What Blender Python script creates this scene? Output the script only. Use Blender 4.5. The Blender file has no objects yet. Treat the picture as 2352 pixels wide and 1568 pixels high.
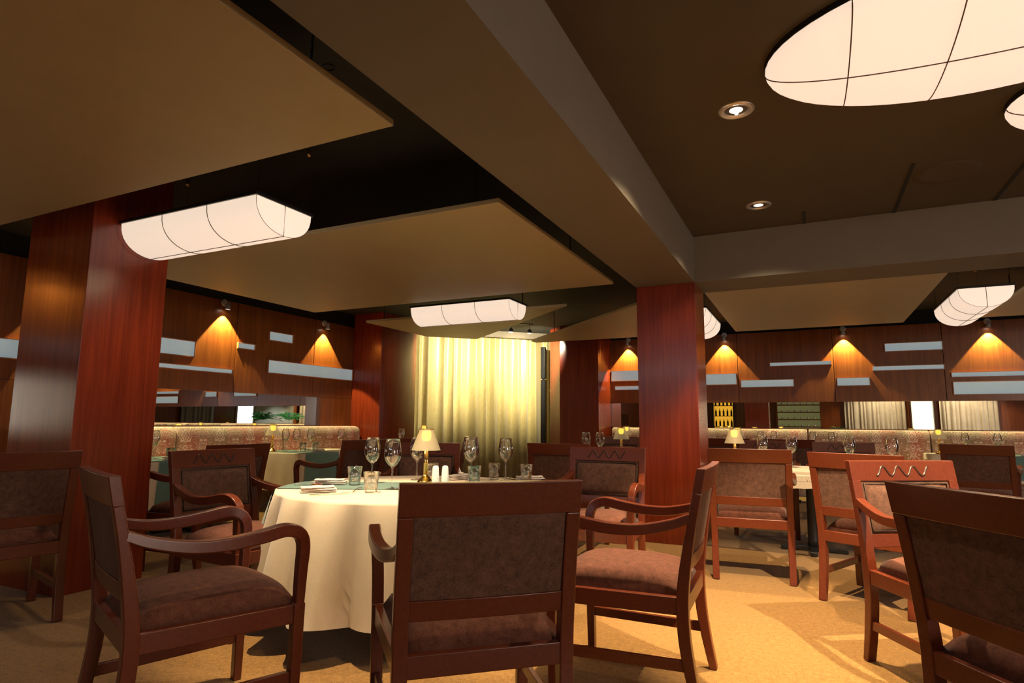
import bpy, bmesh, math, random
from mathutils import Vector, Matrix
S = bpy.context.scene
COL = S.collection
R = math.radians
PI = math.pi
random.seed(7)

# ------------------------------------------------------------------ camera, world, exposure
cam_d = bpy.data.cameras.new('camera')
cam_d.sensor_width = 36.0
cam_d.lens = 1396.4 / 2352 * 36.0
cam_d.clip_start = 0.02
cam = bpy.data.objects.new('camera', cam_d)
COL.objects.link(cam)
yaw, pitch, roll = 0.453989, 0.132386, 0.007206
F = Vector((-math.sin(yaw) * math.cos(pitch), math.cos(yaw) * math.cos(pitch), math.sin(pitch)))
r0 = Vector((math.cos(yaw), math.sin(yaw), 0)); u0 = r0.cross(F)
rr = math.cos(roll) * r0 + math.sin(roll) * u0
uu = -math.sin(roll) * r0 + math.cos(roll) * u0
M3 = Matrix((rr, uu, -F)).transposed()
cam.matrix_world = Matrix.Translation((0, 0, 1.12)) @ M3.to_4x4()
S.camera = cam

w = bpy.data.worlds.new('world'); S.world = w; w.use_nodes = True
w.node_tree.nodes['Background'].inputs[0].default_value = (1.0, 0.72, 0.45, 1)
w.node_tree.nodes['Background'].inputs[1].default_value = 0.03
S.view_settings.view_transform = 'Standard'
S.view_settings.look = 'None'
S.view_settings.exposure = 1.15
S.view_settings.gamma = 1.0
S.view_settings.use_curve_mapping = False

LANTERN_E = 0.34
WARM = (1.0, 0.78, 0.52)

def lamp_data(kind, name, energy, color, size=0.05, angle=60, blend=0.2):
    d = bpy.data.lights.new(name, kind)
    d.energy = energy; d.color = color
    if kind == 'SPOT':
        d.spot_size = R(angle); d.spot_blend = blend; d.shadow_soft_size = size
    elif kind == 'POINT':
        d.shadow_soft_size = size
    return d

def put_light(d, name, loc, target=None, parent=None):
    o = bpy.data.objects.new(name, d); COL.objects.link(o)
    o.location = loc
    if target is not None:
        o.rotation_euler = (Vector(target) - Vector(loc)).to_track_quat('-Z', 'Y').to_euler()
    if parent is not None:
        o.parent = parent
    return o

# ------------------------------------------------------------------ materials
def new_mat(name):
    m = bpy.data.materials.new(name); m.use_nodes = True
    return m, m.node_tree, m.node_tree.nodes['Principled BSDF']

def N(nt, t, **kw):
    n = nt.nodes.new(t)
    for k, v in kw.items():
        setattr(n, k, v)
    return n

def coords(nt, scale, obj=True):
    tc = N(nt, 'ShaderNodeTexCoord'); mp = N(nt, 'ShaderNodeMapping')
    mp.inputs['Scale'].default_value = scale
    nt.links.new(tc.outputs['Object' if obj else 'Generated'], mp.inputs[0])
    return mp.outputs[0]

def ramp(nt, fac, stops):
    r = N(nt, 'ShaderNodeValToRGB')
    e = r.color_ramp.elements
    e[0].position = stops[0][0]; e[0].color = (*stops[0][1], 1)
    e[1].position = stops[-1][0]; e[1].color = (*stops[-1][1], 1)
    for p, c in stops[1:-1]:
        x = e.new(p); x.color = (*c, 1)
    nt.links.new(fac, r.inputs[0])
    return r.outputs[0]

def noise(nt, vec, scale, detail=4, rough=0.6, dist=0.0):
    n = N(nt, 'ShaderNodeTexNoise')
    n.inputs['Scale'].default_value = scale; n.inputs['Detail'].default_value = detail
    n.inputs['Roughness'].default_value = rough; n.inputs['Distortion'].default_value = dist
    nt.links.new(vec, n.inputs['Vector'])
    return n.outputs['Fac']

def bump(nt, b, fac, strength, dist=0.01):
    n = N(nt, 'ShaderNodeBump'); n.inputs['Strength'].default_value = strength; n.inputs['Distance'].default_value = dist
    nt.links.new(fac, n.inputs['Height']); nt.links.new(n.outputs[0], b.inputs['Normal'])

def wood(name, dark, light, scale=(9, 9, 0.5), rough=0.3, spec=0.5, coat=0.0):
    m, nt, b = new_mat(name)
    v = coords(nt, scale)
    a = noise(nt, v, 2.2, 6, 0.65, 0.6)
    c = ramp(nt, a, [(0.3, dark), (0.7, light)])
    nt.links.new(c, b.inputs['Base Color'])
    b.inputs['Roughness'].default_value = rough
    b.inputs['Specular IOR Level'].default_value = spec
    b.inputs['Coat Weight'].default_value = coat
    b.inputs['Coat Roughness'].default_value = 0.12
    return m

def plain(name, col, rough=0.6, metal=0.0, spec=0.5, var=0.06, nscale=3.0, bmp=0.0):
    m, nt, b = new_mat(name)
    v = coords(nt, (1, 1, 1))
    a = noise(nt, v, nscale, 3)
    lo = tuple(x * (1 - var) for x in col); hi = tuple(min(1, x * (1 + var)) for x in col)
    nt.links.new(ramp(nt, a, [(0.3, lo), (0.7, hi)]), b.inputs['Base Color'])
    b.inputs['Roughness'].default_value = rough; b.inputs['Metallic'].default_value = metal
    b.inputs['Specular IOR Level'].default_value = spec
    if bmp:
        bump(nt, b, noise(nt, v, nscale * 20, 2), bmp, 0.002)
    return m

def fabric(name, lo, hi, scale=260, rough=0.95, sheen=0.06, patch=9.0):
    m, nt, b = new_mat(name)
    v = coords(nt, (1, 1, 1))
    n1 = noise(nt, v, scale, 2, 0.8); n2 = noise(nt, v, patch, 4, 0.6)
    mx = N(nt, 'ShaderNodeMath', operation='ADD'); nt.links.new(n1, mx.inputs[0]); nt.links.new(n2, mx.inputs[1])
    hf = N(nt, 'ShaderNodeMath', operation='MULTIPLY'); hf.inputs[1].default_value = 0.5; nt.links.new(mx.outputs[0], hf.inputs[0])
    nt.links.new(ramp(nt, hf.outputs[0], [(0.34, lo), (0.66, hi)]), b.inputs['Base Color'])
    b.inputs['Roughness'].default_value = rough
    b.inputs['Sheen Weight'].default_value = sheen
    b.inputs['Specular IOR Level'].default_value = 0.2
    bump(nt, b, n1, 0.25, 0.001)
    return m

def emit(name, col, strength):
    m, nt, b = new_mat(name)
    b.inputs['Base Color'].default_value = (*[min(1, c) for c in col], 1)
    b.inputs['Emission Color'].default_value = (*col, 1)
    b.inputs['Emission Strength'].default_value = strength
    b.inputs['Roughness'].default_value = 0.5
    return m

M = {}
M['wall_wood'] = wood('wall_wood', (0.14, 0.032, 0.006), (0.25, 0.074, 0.013), (10, 10, 0.45), 0.3)
M['pillar_wood'] = wood('pillar_wood', (0.12, 0.014, 0.004), (0.225, 0.030, 0.008), (12, 12, 0.5), 0.26, 0.5, 0.12)
M['chair_wood'] = wood('chair_wood', (0.082, 0.014, 0.005), (0.128, 0.025, 0.008), (34, 34, 34), 0.30, 0.5, 0.08)
M['carved'] = plain('carved_groove_wood', (0.030, 0.010, 0.005), 0.35)
M['dark_wood'] = wood('dark_wood', (0.02, 0.008, 0.005), (0.05, 0.018, 0.009), (8, 8, 0.6), 0.35)
M['chair_fabric'] = fabric('chair_fabric', (0.055, 0.026, 0.018), (0.155, 0.075, 0.050), 190, patch=34)
M['seat_fabric'] = fabric('seat_fabric', (0.072, 0.025, 0.015), (0.175, 0.064, 0.040), 190, patch=34)
M['piping'] = plain('piping', (0.05, 0.024, 0.016), 0.8)
M['panel_paint'] = plain('panel_paint', (0.40, 0.315, 0.18), 0.5, var=0.03, bmp=0.05)
M['panel_edge'] = plain('panel_edge', (0.50, 0.40, 0.22), 0.6, var=0.03)
M['ceil_dark'] = plain('ceiling_black', (0.007, 0.007, 0.006), 0.8)
M['ceil_right'] = plain('ceiling_brown', (0.068, 0.052, 0.030), 0.75, var=0.05)
M['beam'] = plain('beam_paint', (0.145, 0.118, 0.085), 0.7, var=0.04)
M['slot'] = plain('slot_black', (0.012, 0.011, 0.01), 0.8)
M['cloth'] = fabric('tablecloth_linen', (0.68, 0.55, 0.40), (0.80, 0.67, 0.51), 200, 0.85, 0.2, 4)
M['teal'] = fabric('runner_teal', (0.10, 0.185, 0.16), (0.15, 0.25, 0.215), 240, 0.8, 0.25, 5)
M['napkin'] = fabric('napkin', (0.62, 0.52, 0.47), (0.78, 0.68, 0.63), 220, 0.9, 0.2, 6)
M['brass'] = plain('brass', (0.80, 0.56, 0.20), 0.16, 1.0)
M['steel'] = plain('steel', (0.72, 0.70, 0.68), 0.16, 1.0)
M['chrome_dim'] = plain('spot_chrome', (0.70, 0.68, 0.67), 0.3, .8)
M['ceramic'] = plain('ceramic', (0.86, 0.84, 0.82), 0.15, var=0.02)
M['black'] = plain('black_plastic', (0.012, 0.012, 0.013), 0.4)
M['wire'] = plain('lantern_wire', (0.10, 0.06, 0.04), 0.6)
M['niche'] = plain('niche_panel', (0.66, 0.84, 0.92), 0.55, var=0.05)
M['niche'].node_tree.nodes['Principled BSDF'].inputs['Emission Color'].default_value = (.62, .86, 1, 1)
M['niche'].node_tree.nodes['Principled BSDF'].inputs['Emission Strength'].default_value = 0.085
M['niche_trim'] = plain('niche_trim', (0.35, 0.12, 0.045), 0.4)
M['mirror'] = plain('mirror', (0.82, 0.82, 0.80), 0.0, 1.0, var=0.0)
M['lantern'] = emit('lantern_shade', (1.0, 0.82, 0.66), LANTERN_E)
M['bulb'] = emit('bulb_white', (1.0, 0.85, 0.65), 8.0)
M['bulb_dim'] = emit('bulb_dim', (1.0, 0.80, 0.68), .6)
M['flame'] = emit('candle_glow', (1.0, 0.62, 0.05), 1.1)
M['amber_back'] = emit('amber_backlight', (1.0, 0.50, 0.04), .38)
M['green_back'] = emit('green_backlight', (0.36, 0.36, 0.14), .13)
M['white_glow'] = emit('column_glow', (1.0, 0.88, 0.55), .8)
M['day_glow'] = emit('day_glow', (0.80, 0.88, 1.0), 1.1)
M['sheer'] = fabric('sheer_curtain', (0.40, 0.37, 0.30), (0.52, 0.49, 0.42), 60, 0.9, 0.2, 3)
M['grey_drape'] = fabric('grey_drape', (0.24, 0.27, 0.25), (0.34, 0.37, 0.34), 60, 0.9, 0.2, 3)
M['leaf'] = plain('leaf', (0.05, 0.26, 0.05), 0.45, var=0.4, nscale=8)
M['leaf2'] = plain('leaf_olive', (0.16, 0.17, 0.05), 0.55, var=0.4, nscale=8)
M['pot'] = plain('pot', (0.10, 0.07, 0.05), 0.5)
M['bottle'] = plain('bottle_glass', (0.02, 0.035, 0.02), 0.12)
M['bottle_cap'] = plain('bottle_cap', (0.7, 0.66, 0.6), 0.3)
M['rug'] = None

def carpet():
    m, nt, b = new_mat('carpet')
    v = coords(nt, (1, 1, 1))
    n1 = noise(nt, v, 150, 3, 0.8); n2 = noise(nt, v, 40, 3, 0.6)
    mx = N(nt, 'ShaderNodeMath', operation='MULTIPLY_ADD'); mx.inputs[1].default_value = 0.7
    nt.links.new(n1, mx.inputs[0])
    h = N(nt, 'ShaderNodeMath', operation='MULTIPLY'); h.inputs[1].default_value = 0.3; nt.links.new(n2, h.inputs[0])
    nt.links.new(h.outputs[0], mx.inputs[2])
    nt.links.new(ramp(nt, mx.outputs[0], [(0.35, (0.10, 0.048, 0.012)), (0.5, (0.24, 0.122, 0.031)), (0.68, (0.40, 0.215, 0.060))]), b.inputs['Base Color'])
    b.inputs['Roughness'].default_value = 1.0; b.inputs['Specular IOR Level'].default_value = 0.1
    b.inputs['Sheen Weight'].default_value = 0.2
    bump(nt, b, n1, 0.6, 0.004)
    return m
M['carpet'] = carpet()

def damask():
    # mirrored ornament: folded coordinates, so motifs come out symmetric like woven medallions
    m, nt, b = new_mat('damask_upholstery')
    tc = N(nt, 'ShaderNodeTexCoord'); sp = N(nt, 'ShaderNodeSeparateXYZ')
    nt.links.new(tc.outputs['UV'], sp.inputs[0])
    def mm(op, a, bb=None, c=None):
        n = N(nt, 'ShaderNodeMath', operation=op)
        for i, x in enumerate((a, bb, c)):
            if x is None: continue
            if isinstance(x, (int, float)): n.inputs[i].default_value = x
            else: nt.links.new(x, n.inputs[i])
        return n.outputs[0]
    u = mm('PINGPONG', sp.outputs[0], 0.24)
    v = sp.outputs[1]
    cmb = N(nt, 'ShaderNodeCombineXYZ'); nt.links.new(u, cmb.inputs[0]); nt.links.new(v, cmb.inputs[1])
    # scrolls
    n0 = noise(nt, cmb.outputs[0], 5.5, 1, 0.4, 1.6)
    lines = mm('ABSOLUTE', mm('SINE', mm('MULTIPLY', n0, 26.0)))
    scroll = mm('LESS_THAN', lines, 0.35)
    # medallion rings around motif centres
    du = mm('SUBTRACT', u, 0.0); dv = mm('SUBTRACT', mm('PINGPONG', mm('ADD', v, 0.05), 0.2), 0.1)
    d1 = mm('ADD', mm('ABSOLUTE', mm('MULTIPLY', du, 1.5)), mm('ABSOLUTE', dv))
    ring = mm('LESS_THAN', mm('ABSOLUTE', mm('SUBTRACT', mm('FRACT', mm('MULTIPLY', d1, 17.0)), 0.5)), 0.13)
    near = mm('LESS_THAN', d1, 0.13)
    ringm = mm('MULTIPLY', ring, near)
    vo = N(nt, 'ShaderNodeTexVoronoi', feature='DISTANCE_TO_EDGE'); vo.inputs['Scale'].default_value = 26
    nt.links.new(cmb.outputs[0], vo.inputs['Vector'])
    dots = mm('LESS_THAN', vo.outputs['Distance'], 0.035)
    cream = mm('MINIMUM', mm('ADD', mm('ADD', scroll, ringm), mm('MULTIPLY', dots, 0.5)), 1.0)
    # vertical soft stripes of rose / olive, ikat streaks
    st = noise(nt, coords(nt, (3.2, 3.2, 0.3)), 1.6, 2, 0.5)
    base = ramp(nt, st, [(0.36, (0.42, 0.10, 0.07)), (0.5, (0.40, 0.20, 0.13)), (0.62, (0.32, 0.20, 0.12))])
    mix = N(nt, 'ShaderNodeMix', data_type='RGBA'); nt.links.new(mm('MULTIPLY', cream, 0.8), mix.inputs[0])
    nt.links.new(base, mix.inputs[6]); mix.inputs[7].default_value = (0.82, 0.66, 0.60, 1)
    nt.links.new(mix.outputs[2], b.inputs['Base Color'])
    b.inputs['Roughness'].default_value = 0.7; b.inputs['Sheen Weight'].default_value = 0.3
    return m
M['damask'] = damask()

def gold_curtain():
    m, nt, b = new_mat('gold_satin')
    v = coords(nt, (60, 60, 4))
    n1 = noise(nt, v, 3, 3, 0.7)
    nt.links.new(ramp(nt, n1, [(0.3, (0.36, 0.275, 0.095)), (0.7, (0.58, 0.48, 0.21))]), b.inputs['Base Color'])
    b.inputs['Roughness'].default_value = 0.42; b.inputs['Sheen Weight'].default_value = 0.5
    b.inputs['Metallic'].default_value = 0.12
    return m
M['gold'] = gold_curtain()

def thin_glass(name, tint=(1, 1, 1), base=0.05):
    m = bpy.data.materials.new(name); m.use_nodes = True; nt = m.node_tree
    for n in list(nt.nodes):
        if n.type != 'OUTPUT_MATERIAL': nt.nodes.remove(n)
    out = [n for n in nt.nodes if n.type == 'OUTPUT_MATERIAL'][0]
    tr = N(nt, 'ShaderNodeBsdfTransparent'); tr.inputs[0].default_value = (*tint, 1)
    gl = N(nt, 'ShaderNodeBsdfGlossy'); gl.inputs['Roughness'].default_value = 0.03
    gl.inputs[0].default_value = (1, 0.98, 0.95, 1)
    lw = N(nt, 'ShaderNodeLayerWeight'); lw.inputs[0].default_value = 0.28
    ad = N(nt, 'ShaderNodeMath', operation='ADD'); ad.use_clamp = True; ad.inputs[1].default_value = base
    mu = N(nt, 'ShaderNodeMath', operation='MULTIPLY'); mu.inputs[1].default_value = 0.75
    nt.links.new(lw.outputs['Fresnel'], mu.inputs[0]); nt.links.new(mu.outputs[0], ad.inputs[0])
    mx = N(nt, 'ShaderNodeMixShader')
    nt.links.new(ad.outputs[0], mx.inputs[0]); nt.links.new(tr.outputs[0], mx.inputs[1]); nt.links.new(gl.outputs[0], mx.inputs[2])
    nt.links.new(mx.outputs[0], out.inputs[0])
    return m
M['glass'] = thin_glass('clear_glass', (0.975, 0.975, 0.97), .05)
M['glass_thick'] = thin_glass('tumbler_glass', (0.94, 0.95, 0.94), 0.09)

def frosted():
    m = bpy.data.materials.new('frosted_shade'); m.use_nodes = True; nt = m.node_tree
    b = nt.nodes['Principled BSDF']
    out = [n for n in nt.nodes if n.type == 'OUTPUT_MATERIAL'][0]
    b.inputs['Base Color'].default_value = (0.50, 0.42, 0.27, 1)
    b.inputs['Roughness'].default_value = 0.5
    b.inputs['Emission Color'].default_value = (1.0, 0.72, 0.36, 1); b.inputs['Emission Strength'].default_value = 0.05
    tr = N(nt, 'ShaderNodeBsdfTransparent'); mx = N(nt, 'ShaderNodeMixShader'); mx.inputs[0].default_value = 0.55
    nt.links.new(tr.outputs[0], mx.inputs[1]); nt.links.new(b.outputs[0], mx.inputs[2]); nt.links.new(mx.outputs[0], out.inputs[0])
    return m
M['frosted'] = frosted()

# ------------------------------------------------------------------ mesh helpers
def finish(bm, name, mat, parent=None, smooth=False, bevel=0.0, seg=2, loc=None):
    bmesh.ops.recalc_face_normals(bm, faces=bm.faces)
    me = bpy.data.meshes.new(name); bm.to_mesh(me); bm.free()
    me.materials.append(mat)
    if smooth or bevel:
        for p in me.polygons: p.use_smooth = True
    o = bpy.data.objects.new(name, me); COL.objects.link(o)
    if loc: o.location = loc
    if bevel:
        md = o.modifiers.new('bevel', 'BEVEL'); md.width = bevel; md.segments = seg
        md.limit_method = 'ANGLE'; md.angle_limit = R(35); md.harden_normals = True
    if parent is not None: o.parent = parent
    return o

def box(bm, x0, x1, y0, y1, z0, z1):
    vs = [bm.verts.new(p) for p in ((x0, y0, z0), (x1, y0, z0), (x1, y1, z0), (x0, y1, z0), (x0, y0, z1), (x1, y0, z1), (x1, y1, z1), (x0, y1, z1))]
    for f in ((0, 1, 2, 3), (4, 5, 6, 7), (0, 1, 5, 4), (1, 2, 6, 5), (2, 3, 7, 6), (3, 0, 4, 7)):
        bm.faces.new([vs[i] for i in f])

def prism(bm, poly, z0, z1):
    a = [bm.verts.new((x, y, z0)) for x, y in poly]; b = [bm.verts.new((x, y, z1)) for x, y in poly]
    bm.faces.new(a); bm.faces.new(b)
    n = len(poly)
    for i in range(n): bm.faces.new((a[i], a[(i + 1) % n], b[(i + 1) % n], b[i]))

def boxo(name, mat, dims, parent=None, bevel=0.0):
    bm = bmesh.new(); box(bm, *dims); return finish(bm, name, mat, parent, bevel=bevel)

def catmull(pts, n=6):
    P = [Vector(p) for p in pts]; out = []
    for i in range(len(P) - 1):
        a = P[i - 1] if i else P[0] * 2 - P[1]; b, c = P[i], P[i + 1]
        d = P[i + 2] if i + 2 < len(P) else P[-1] * 2 - P[-2]
        for k in range(n):
            t = k / n
            out.append(0.5 * ((2 * b) + (c - a) * t + (2 * a - 5 * b + 4 * c - d) * t * t + (3 * b - 3 * c + d - a) * t ** 3))
    out.append(P[-1]); return out

def sweep(bm, pts, w, h, side=(1, 0, 0)):
    """rectangular section along a path; w along side, h across; w/h number or list"""
    n = len(pts); rings = []; side = Vector(side)
    for i, p in enumerate(pts):
        p = Vector(p)
        t = (Vector(pts[min(i + 1, n - 1)]) - Vector(pts[max(i - 1, 0)])).normalized()
        s = (side - t * side.dot(t)).normalized(); m = t.cross(s)
        f = i / (n - 1)
        ww = w(f) if callable(w) else w; hh = h(f) if callable(h) else h
        rings.append([bm.verts.new(p + s * a * ww / 2 + m * b * hh / 2) for a, b in ((-1, -1), (1, -1), (1, 1), (-1, 1))])
    for i in range(n - 1):
        for k in range(4): bm.faces.new((rings[i][k], rings[i][(k + 1) % 4], rings[i + 1][(k + 1) % 4], rings[i + 1][k]))
    bm.faces.new(rings[0][::-1]); bm.faces.new(rings[-1])

def tube(bm, pts, r, seg=8, cap=True):
    n = len(pts); rings = []
    for i, p in enumerate(pts):
        p = Vector(p); t = (Vector(pts[min(i + 1, n - 1)]) - Vector(pts[max(i - 1, 0)])).normalized()
        a = Vector((0, 0, 1)) if abs(t.z) < 0.9 else Vector((1, 0, 0))
        s = t.cross(a).normalized(); m = t.cross(s)
        q = r[i] if isinstance(r, (list, tuple)) else r
        rings.append([bm.verts.new(p + s * math.cos(2 * PI * k / seg) * q + m * math.sin(2 * PI * k / seg) * q) for k in range(seg)])
    for i in range(n - 1):
        for k in range(seg): bm.faces.new((rings[i][k], rings[i][(k + 1) % seg], rings[i + 1][(k + 1) % seg], rings[i + 1][k]))
    if cap: bm.faces.new(rings[0][::-1]); bm.faces.new(rings[-1])

def lathe(bm, prof, seg=24, origin=(0, 0, 0), axis=None):
    ox, oy, oz = origin; rings = []
    for r, z in prof:
        if r < 1e-5: rings.append([bm.verts.new((ox, oy, oz + z))])
        else: rings.append([bm.verts.new((ox + r * math.cos(2 * PI * k / seg), oy + r * math.sin(2 * PI * k / seg), oz + z)) for k in range(seg)])
    for a, b in zip(rings, rings[1:]):
        for k in range(seg):
            k2 = (k + 1) % seg
            if len(a) == 1 and len(b) == 1: continue
            if len(a) == 1: bm.faces.new((a[0], b[k], b[k2]))
            elif len(b) == 1: bm.faces.new((a[k], a[k2], b[0]))
            else: bm.faces.new((a[k], a[k2], b[k2], b[k]))

def lathe_o(name, mat, prof, parent=None, seg=24, origin=(0, 0, 0)):
    bm = bmesh.new(); lathe(bm, prof, seg, origin); return finish(bm, name, mat, parent, smooth=True)

def tag(o, label, cat, group=None):
    o['label'] = label; o['category'] = cat
    if group: o['group'] = group
    return o

def thing(name, label, cat, loc=(0, 0, 0), rz=0.0, group=None):
    o = bpy.data.objects.new(name, None); COL.objects.link(o)
    o.empty_display_size = 0.1
    o.location = loc; o.rotation_euler = (0, 0, rz)
    return tag(o, label, cat, group)

def struct(o):
    o['kind'] = 'structure'; return o

def dup(root, loc=None, rz=None, label=None, group=None, scale=None):
    def cp(o, par):
        c = o.copy(); COL.objects.link(c)
        if par is not None: c.parent = par
        for ch in list(o.children): cp(ch, c)
        return c
    r = cp(root, None)
    if loc is not None: r.location = loc
    if rz is not None: r.rotation_euler = (0, 0, rz)
    if scale: r.scale = scale
    if label: r['label'] = label
    if group: r['group'] = group
    return r

class Placer:
    """first placement moves the prototype itself, later ones copy it"""
    def __init__(self, proto): self.p = proto; self.used = False
    def __call__(self, loc, rz, label, group=None, scale=None):
        if not self.used:
            self.used = True; o = self.p
            o.location = loc; o.rotation_euler = (0, 0, rz); o['label'] = label
            if group: o['group'] = group
            if scale: o.scale = scale
            return o
        return dup(self.p, loc, rz, label, group, scale or (1, 1, 1))

# ------------------------------------------------------------------ the setting
XL, YR, XR, YB = -7.1, 11.6, 8.0, -5.0
ZC, ZR = 2.98, 2.93
struct(boxo('floor', M['carpet'], (-9, XR + .2, YB - .2, 14, -0.1, 0)))
struct(boxo('ceiling', M['ceil_dark'], (-9, XR + .2, YB - .2, 14, ZC, ZC + 0.1)))
o = boxo('ceiling', M['ceil_right'], (-0.94, XR, YB, 5.95, ZR, ZC - .001)); struct(o)
struct(boxo('trim_1', M['beam'], (-1.516, -0.94, YB, 6.5, 2.48, ZC - .001)))
struct(boxo('trim_2', M['beam'], (-0.94, XR, 5.95, 6.5, 2.48, ZC - .001)))
# black joint slots in the right ceiling
bm = bmesh.new()
box(bm, 0.030, 0.055, 5.60, 5.95, ZR - 0.004, ZR + .002)
box(bm, 0.725, 0.750, 4.85, 5.95, ZR - 0.004, ZR + .002)
box(bm, 1.420, 1.445, 4.85, 5.95, ZR - 0.004, ZR + .002)
struct(finish(bm, 'trim_3', M['slot']))

def panel_wall(axis, fixed, lo, hi, seams, z0, z1, thick, name):
    """wood sheets with thin open joints; axis 'x': wall plane at x=fixed"""
    bm = bmesh.new(); g = 0.004
    e = [lo] + [s for s in seams if lo < s < hi] + [hi]
    for a, b in zip(e, e[1:]):
        if axis == 'x': box(bm, fixed - thick, fixed, a + g, b - g, z0, z1)
        else: box(bm, a + g, b - g, fixed, fixed + thick, z0, z1)
    return struct(finish(bm, name, M['wall_wood'], bevel=0.002, seg=1))

ZM0, ZM1, ZW = 1.045, 1.505, 2.745
struct(boxo('wall_left', M['wall_wood'], (XL - .30, XL - .055, YB - .2, 13.5, 0, ZM1)))
struct(boxo('wall_left', M['ceil_dark'], (XL - .30, XL - .055, YB - .2, 13.5, ZM1, ZC)))
panel_wall('x', XL, YB, 8.25, [-3.2, -1.6, 0.2, 1.9, 3.9, 5.835, 7.318], ZM1, ZW, .05, 'wall_left')
struct(boxo('wall_far', M['wall_wood'], (-4.55, XR + .2, YR + .055, YR + .25, 0, ZM1)))
struct(boxo('wall_far', M['ceil_dark'], (-4.55, XR + .2, YR + .055, YR + .25, ZM1, ZC)))
panel_wall('y', YR, -3.60, XR, [-2.65, -1.127, 0.399, 1.944, 3.5, 5.0, 6.5], ZM1, ZW, .05, 'wall_far')
# lower wood flush with upper sheets where the mirrors stop
struct(boxo('wall_left', M['wall_wood'], (XL - .05, XL, 7.52, 8.25, 0, ZM1 - .004)))
struct(boxo('wall_left', M['wall_wood'], (XL - .05, XL, 2.55, 3.27, 0, ZM1 - .004)))
struct(boxo('wall_back', M['wall_wood'], (-9, XR + .2, YB - .2, YB, 0, ZC)))
struct(boxo('wall_right', M['wall_wood'], (XR, XR + .2, YB, 14, 0, ZC)))
# far corner: blocks either side of the curtained niche
bm = bmesh.new(); prism(bm, [(XL, 8.25), (-6.49, 8.25), (-6.45, 9.03), (-6.53, 9.32), (XL, 9.32)], 0, ZC)
struct(finish(bm, 'wall_corner_left', M['pillar_wood'], bevel=0.004))
bm = bmesh.new(); prism(bm, [(-4.62, 11.22), (-4.29, 10.9), (-3.52, 10.9), (-3.50, 11.66), (-4.62, 11.66)], 0, ZC)
struct(finish(bm, 'wall_corner_right', M['pillar_wood'], bevel=0.004))
bm = bmesh.new(); prism(bm, [(-8.3, 9.1), (-4.2, 13.2), (-4.3, 13.3), (-8.4, 9.2)], 0, ZC)
struct(finish(bm, 'wall_niche', M['dark_wood']))
bm = bmesh.new(); prism(bm, [(-7.3, 9.35), (-4.65, 12.0), (-4.72, 12.07), (-7.37, 9.42)], 2.85, ZC)
struct(finish(bm, 'trim_4', M['beam']))
bm = bmesh.new(); box(bm, -4.62, -4.50, 11.66, 13.2, 0, ZC); struct(finish(bm, 'wall_niche', M['wall_wood']))

# pillars
struct(tag(boxo('pillar', M['pillar_wood'], (-1.513, -0.943, 5.955, 6.495, 0, 2.48), bevel=0.003), 'red mahogany clad square pillar under the beam crossing', 'pillar'))
struct(tag(boxo('pillar', M['pillar_wood'], (-5.13, -4.36, 2.36, 2.92, 0, ZC), bevel=0.003), 'broad mahogany clad pillar at the left behind the armchairs', 'pillar'))

# mirrors
def mirror(axis, a, b, label):
    bm = bmesh.new()
    if axis == 'x': box(bm, XL - .055, XL - .045, a, b, ZM0 + .01, ZM1 - .002)
    else: box(bm, a, b, YR + .045, YR + .055, ZM0 + .01, ZM1 - .002)
    return tag(finish(bm, 'wall_mirror', M['mirror']), label, 'mirror')
mirror('x', 3.27, 7.52, 'long strip mirror above the patterned banquette on the left wall')
mirror('x', -3.0, 2.55, 'strip mirror on the left wall, before the broad pillar')
mirror('y', -3.50, 7.6, 'long strip mirror above the banquette on the far wall')

# ------------------------------------------------------------------ wall niches
def niche(axis, a, b, z0, z1, label):
    """shallow framed slot: trim box round a pale panel"""
    t = thing('wall_niche_panel', label, 'wall decoration', (XL, (a + b) / 2, z0) if axis == 'x' else ((a + b) / 2, YR, z0), 0, 'pale slots set in the wood walls')
    L = b - a; Hh = z1 - z0; d = 0.035; e = 0.010
    def put(bm, u0, u1, w0, w1, n0, n1):       # u along wall, n outward
        if axis == 'x': box(bm, n0, n1, u0, u1, w0, w1)
        else: box(bm, u0, u1, -n1, -n0, w0, w1)
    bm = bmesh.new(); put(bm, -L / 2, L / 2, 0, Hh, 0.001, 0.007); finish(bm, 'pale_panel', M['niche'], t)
    bm = bmesh.new()
    put(bm, -L / 2 - e, L / 2 + e, Hh, Hh + e, 0.001, d); put(bm, -L / 2 - e, L / 2 + e, -e, 0, 0.001, d * .6)
    put(bm, -L / 2 - e, -L / 2, 0, Hh, 0.001, d * .8); put(bm, L / 2, L / 2 + e, 0, Hh, 0.001, d * .8)
    finish(bm, 'niche_frame', M['niche_trim'], t)
    return t
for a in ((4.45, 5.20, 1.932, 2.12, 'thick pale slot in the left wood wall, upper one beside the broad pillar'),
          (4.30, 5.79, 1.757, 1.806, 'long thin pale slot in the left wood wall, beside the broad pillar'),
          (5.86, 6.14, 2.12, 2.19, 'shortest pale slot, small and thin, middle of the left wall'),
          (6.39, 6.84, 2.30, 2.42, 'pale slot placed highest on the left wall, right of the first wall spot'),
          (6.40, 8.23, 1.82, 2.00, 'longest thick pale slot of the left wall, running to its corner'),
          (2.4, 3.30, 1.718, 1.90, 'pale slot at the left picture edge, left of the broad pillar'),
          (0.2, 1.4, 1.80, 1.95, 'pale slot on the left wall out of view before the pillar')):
    niche('x', *a)
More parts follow.
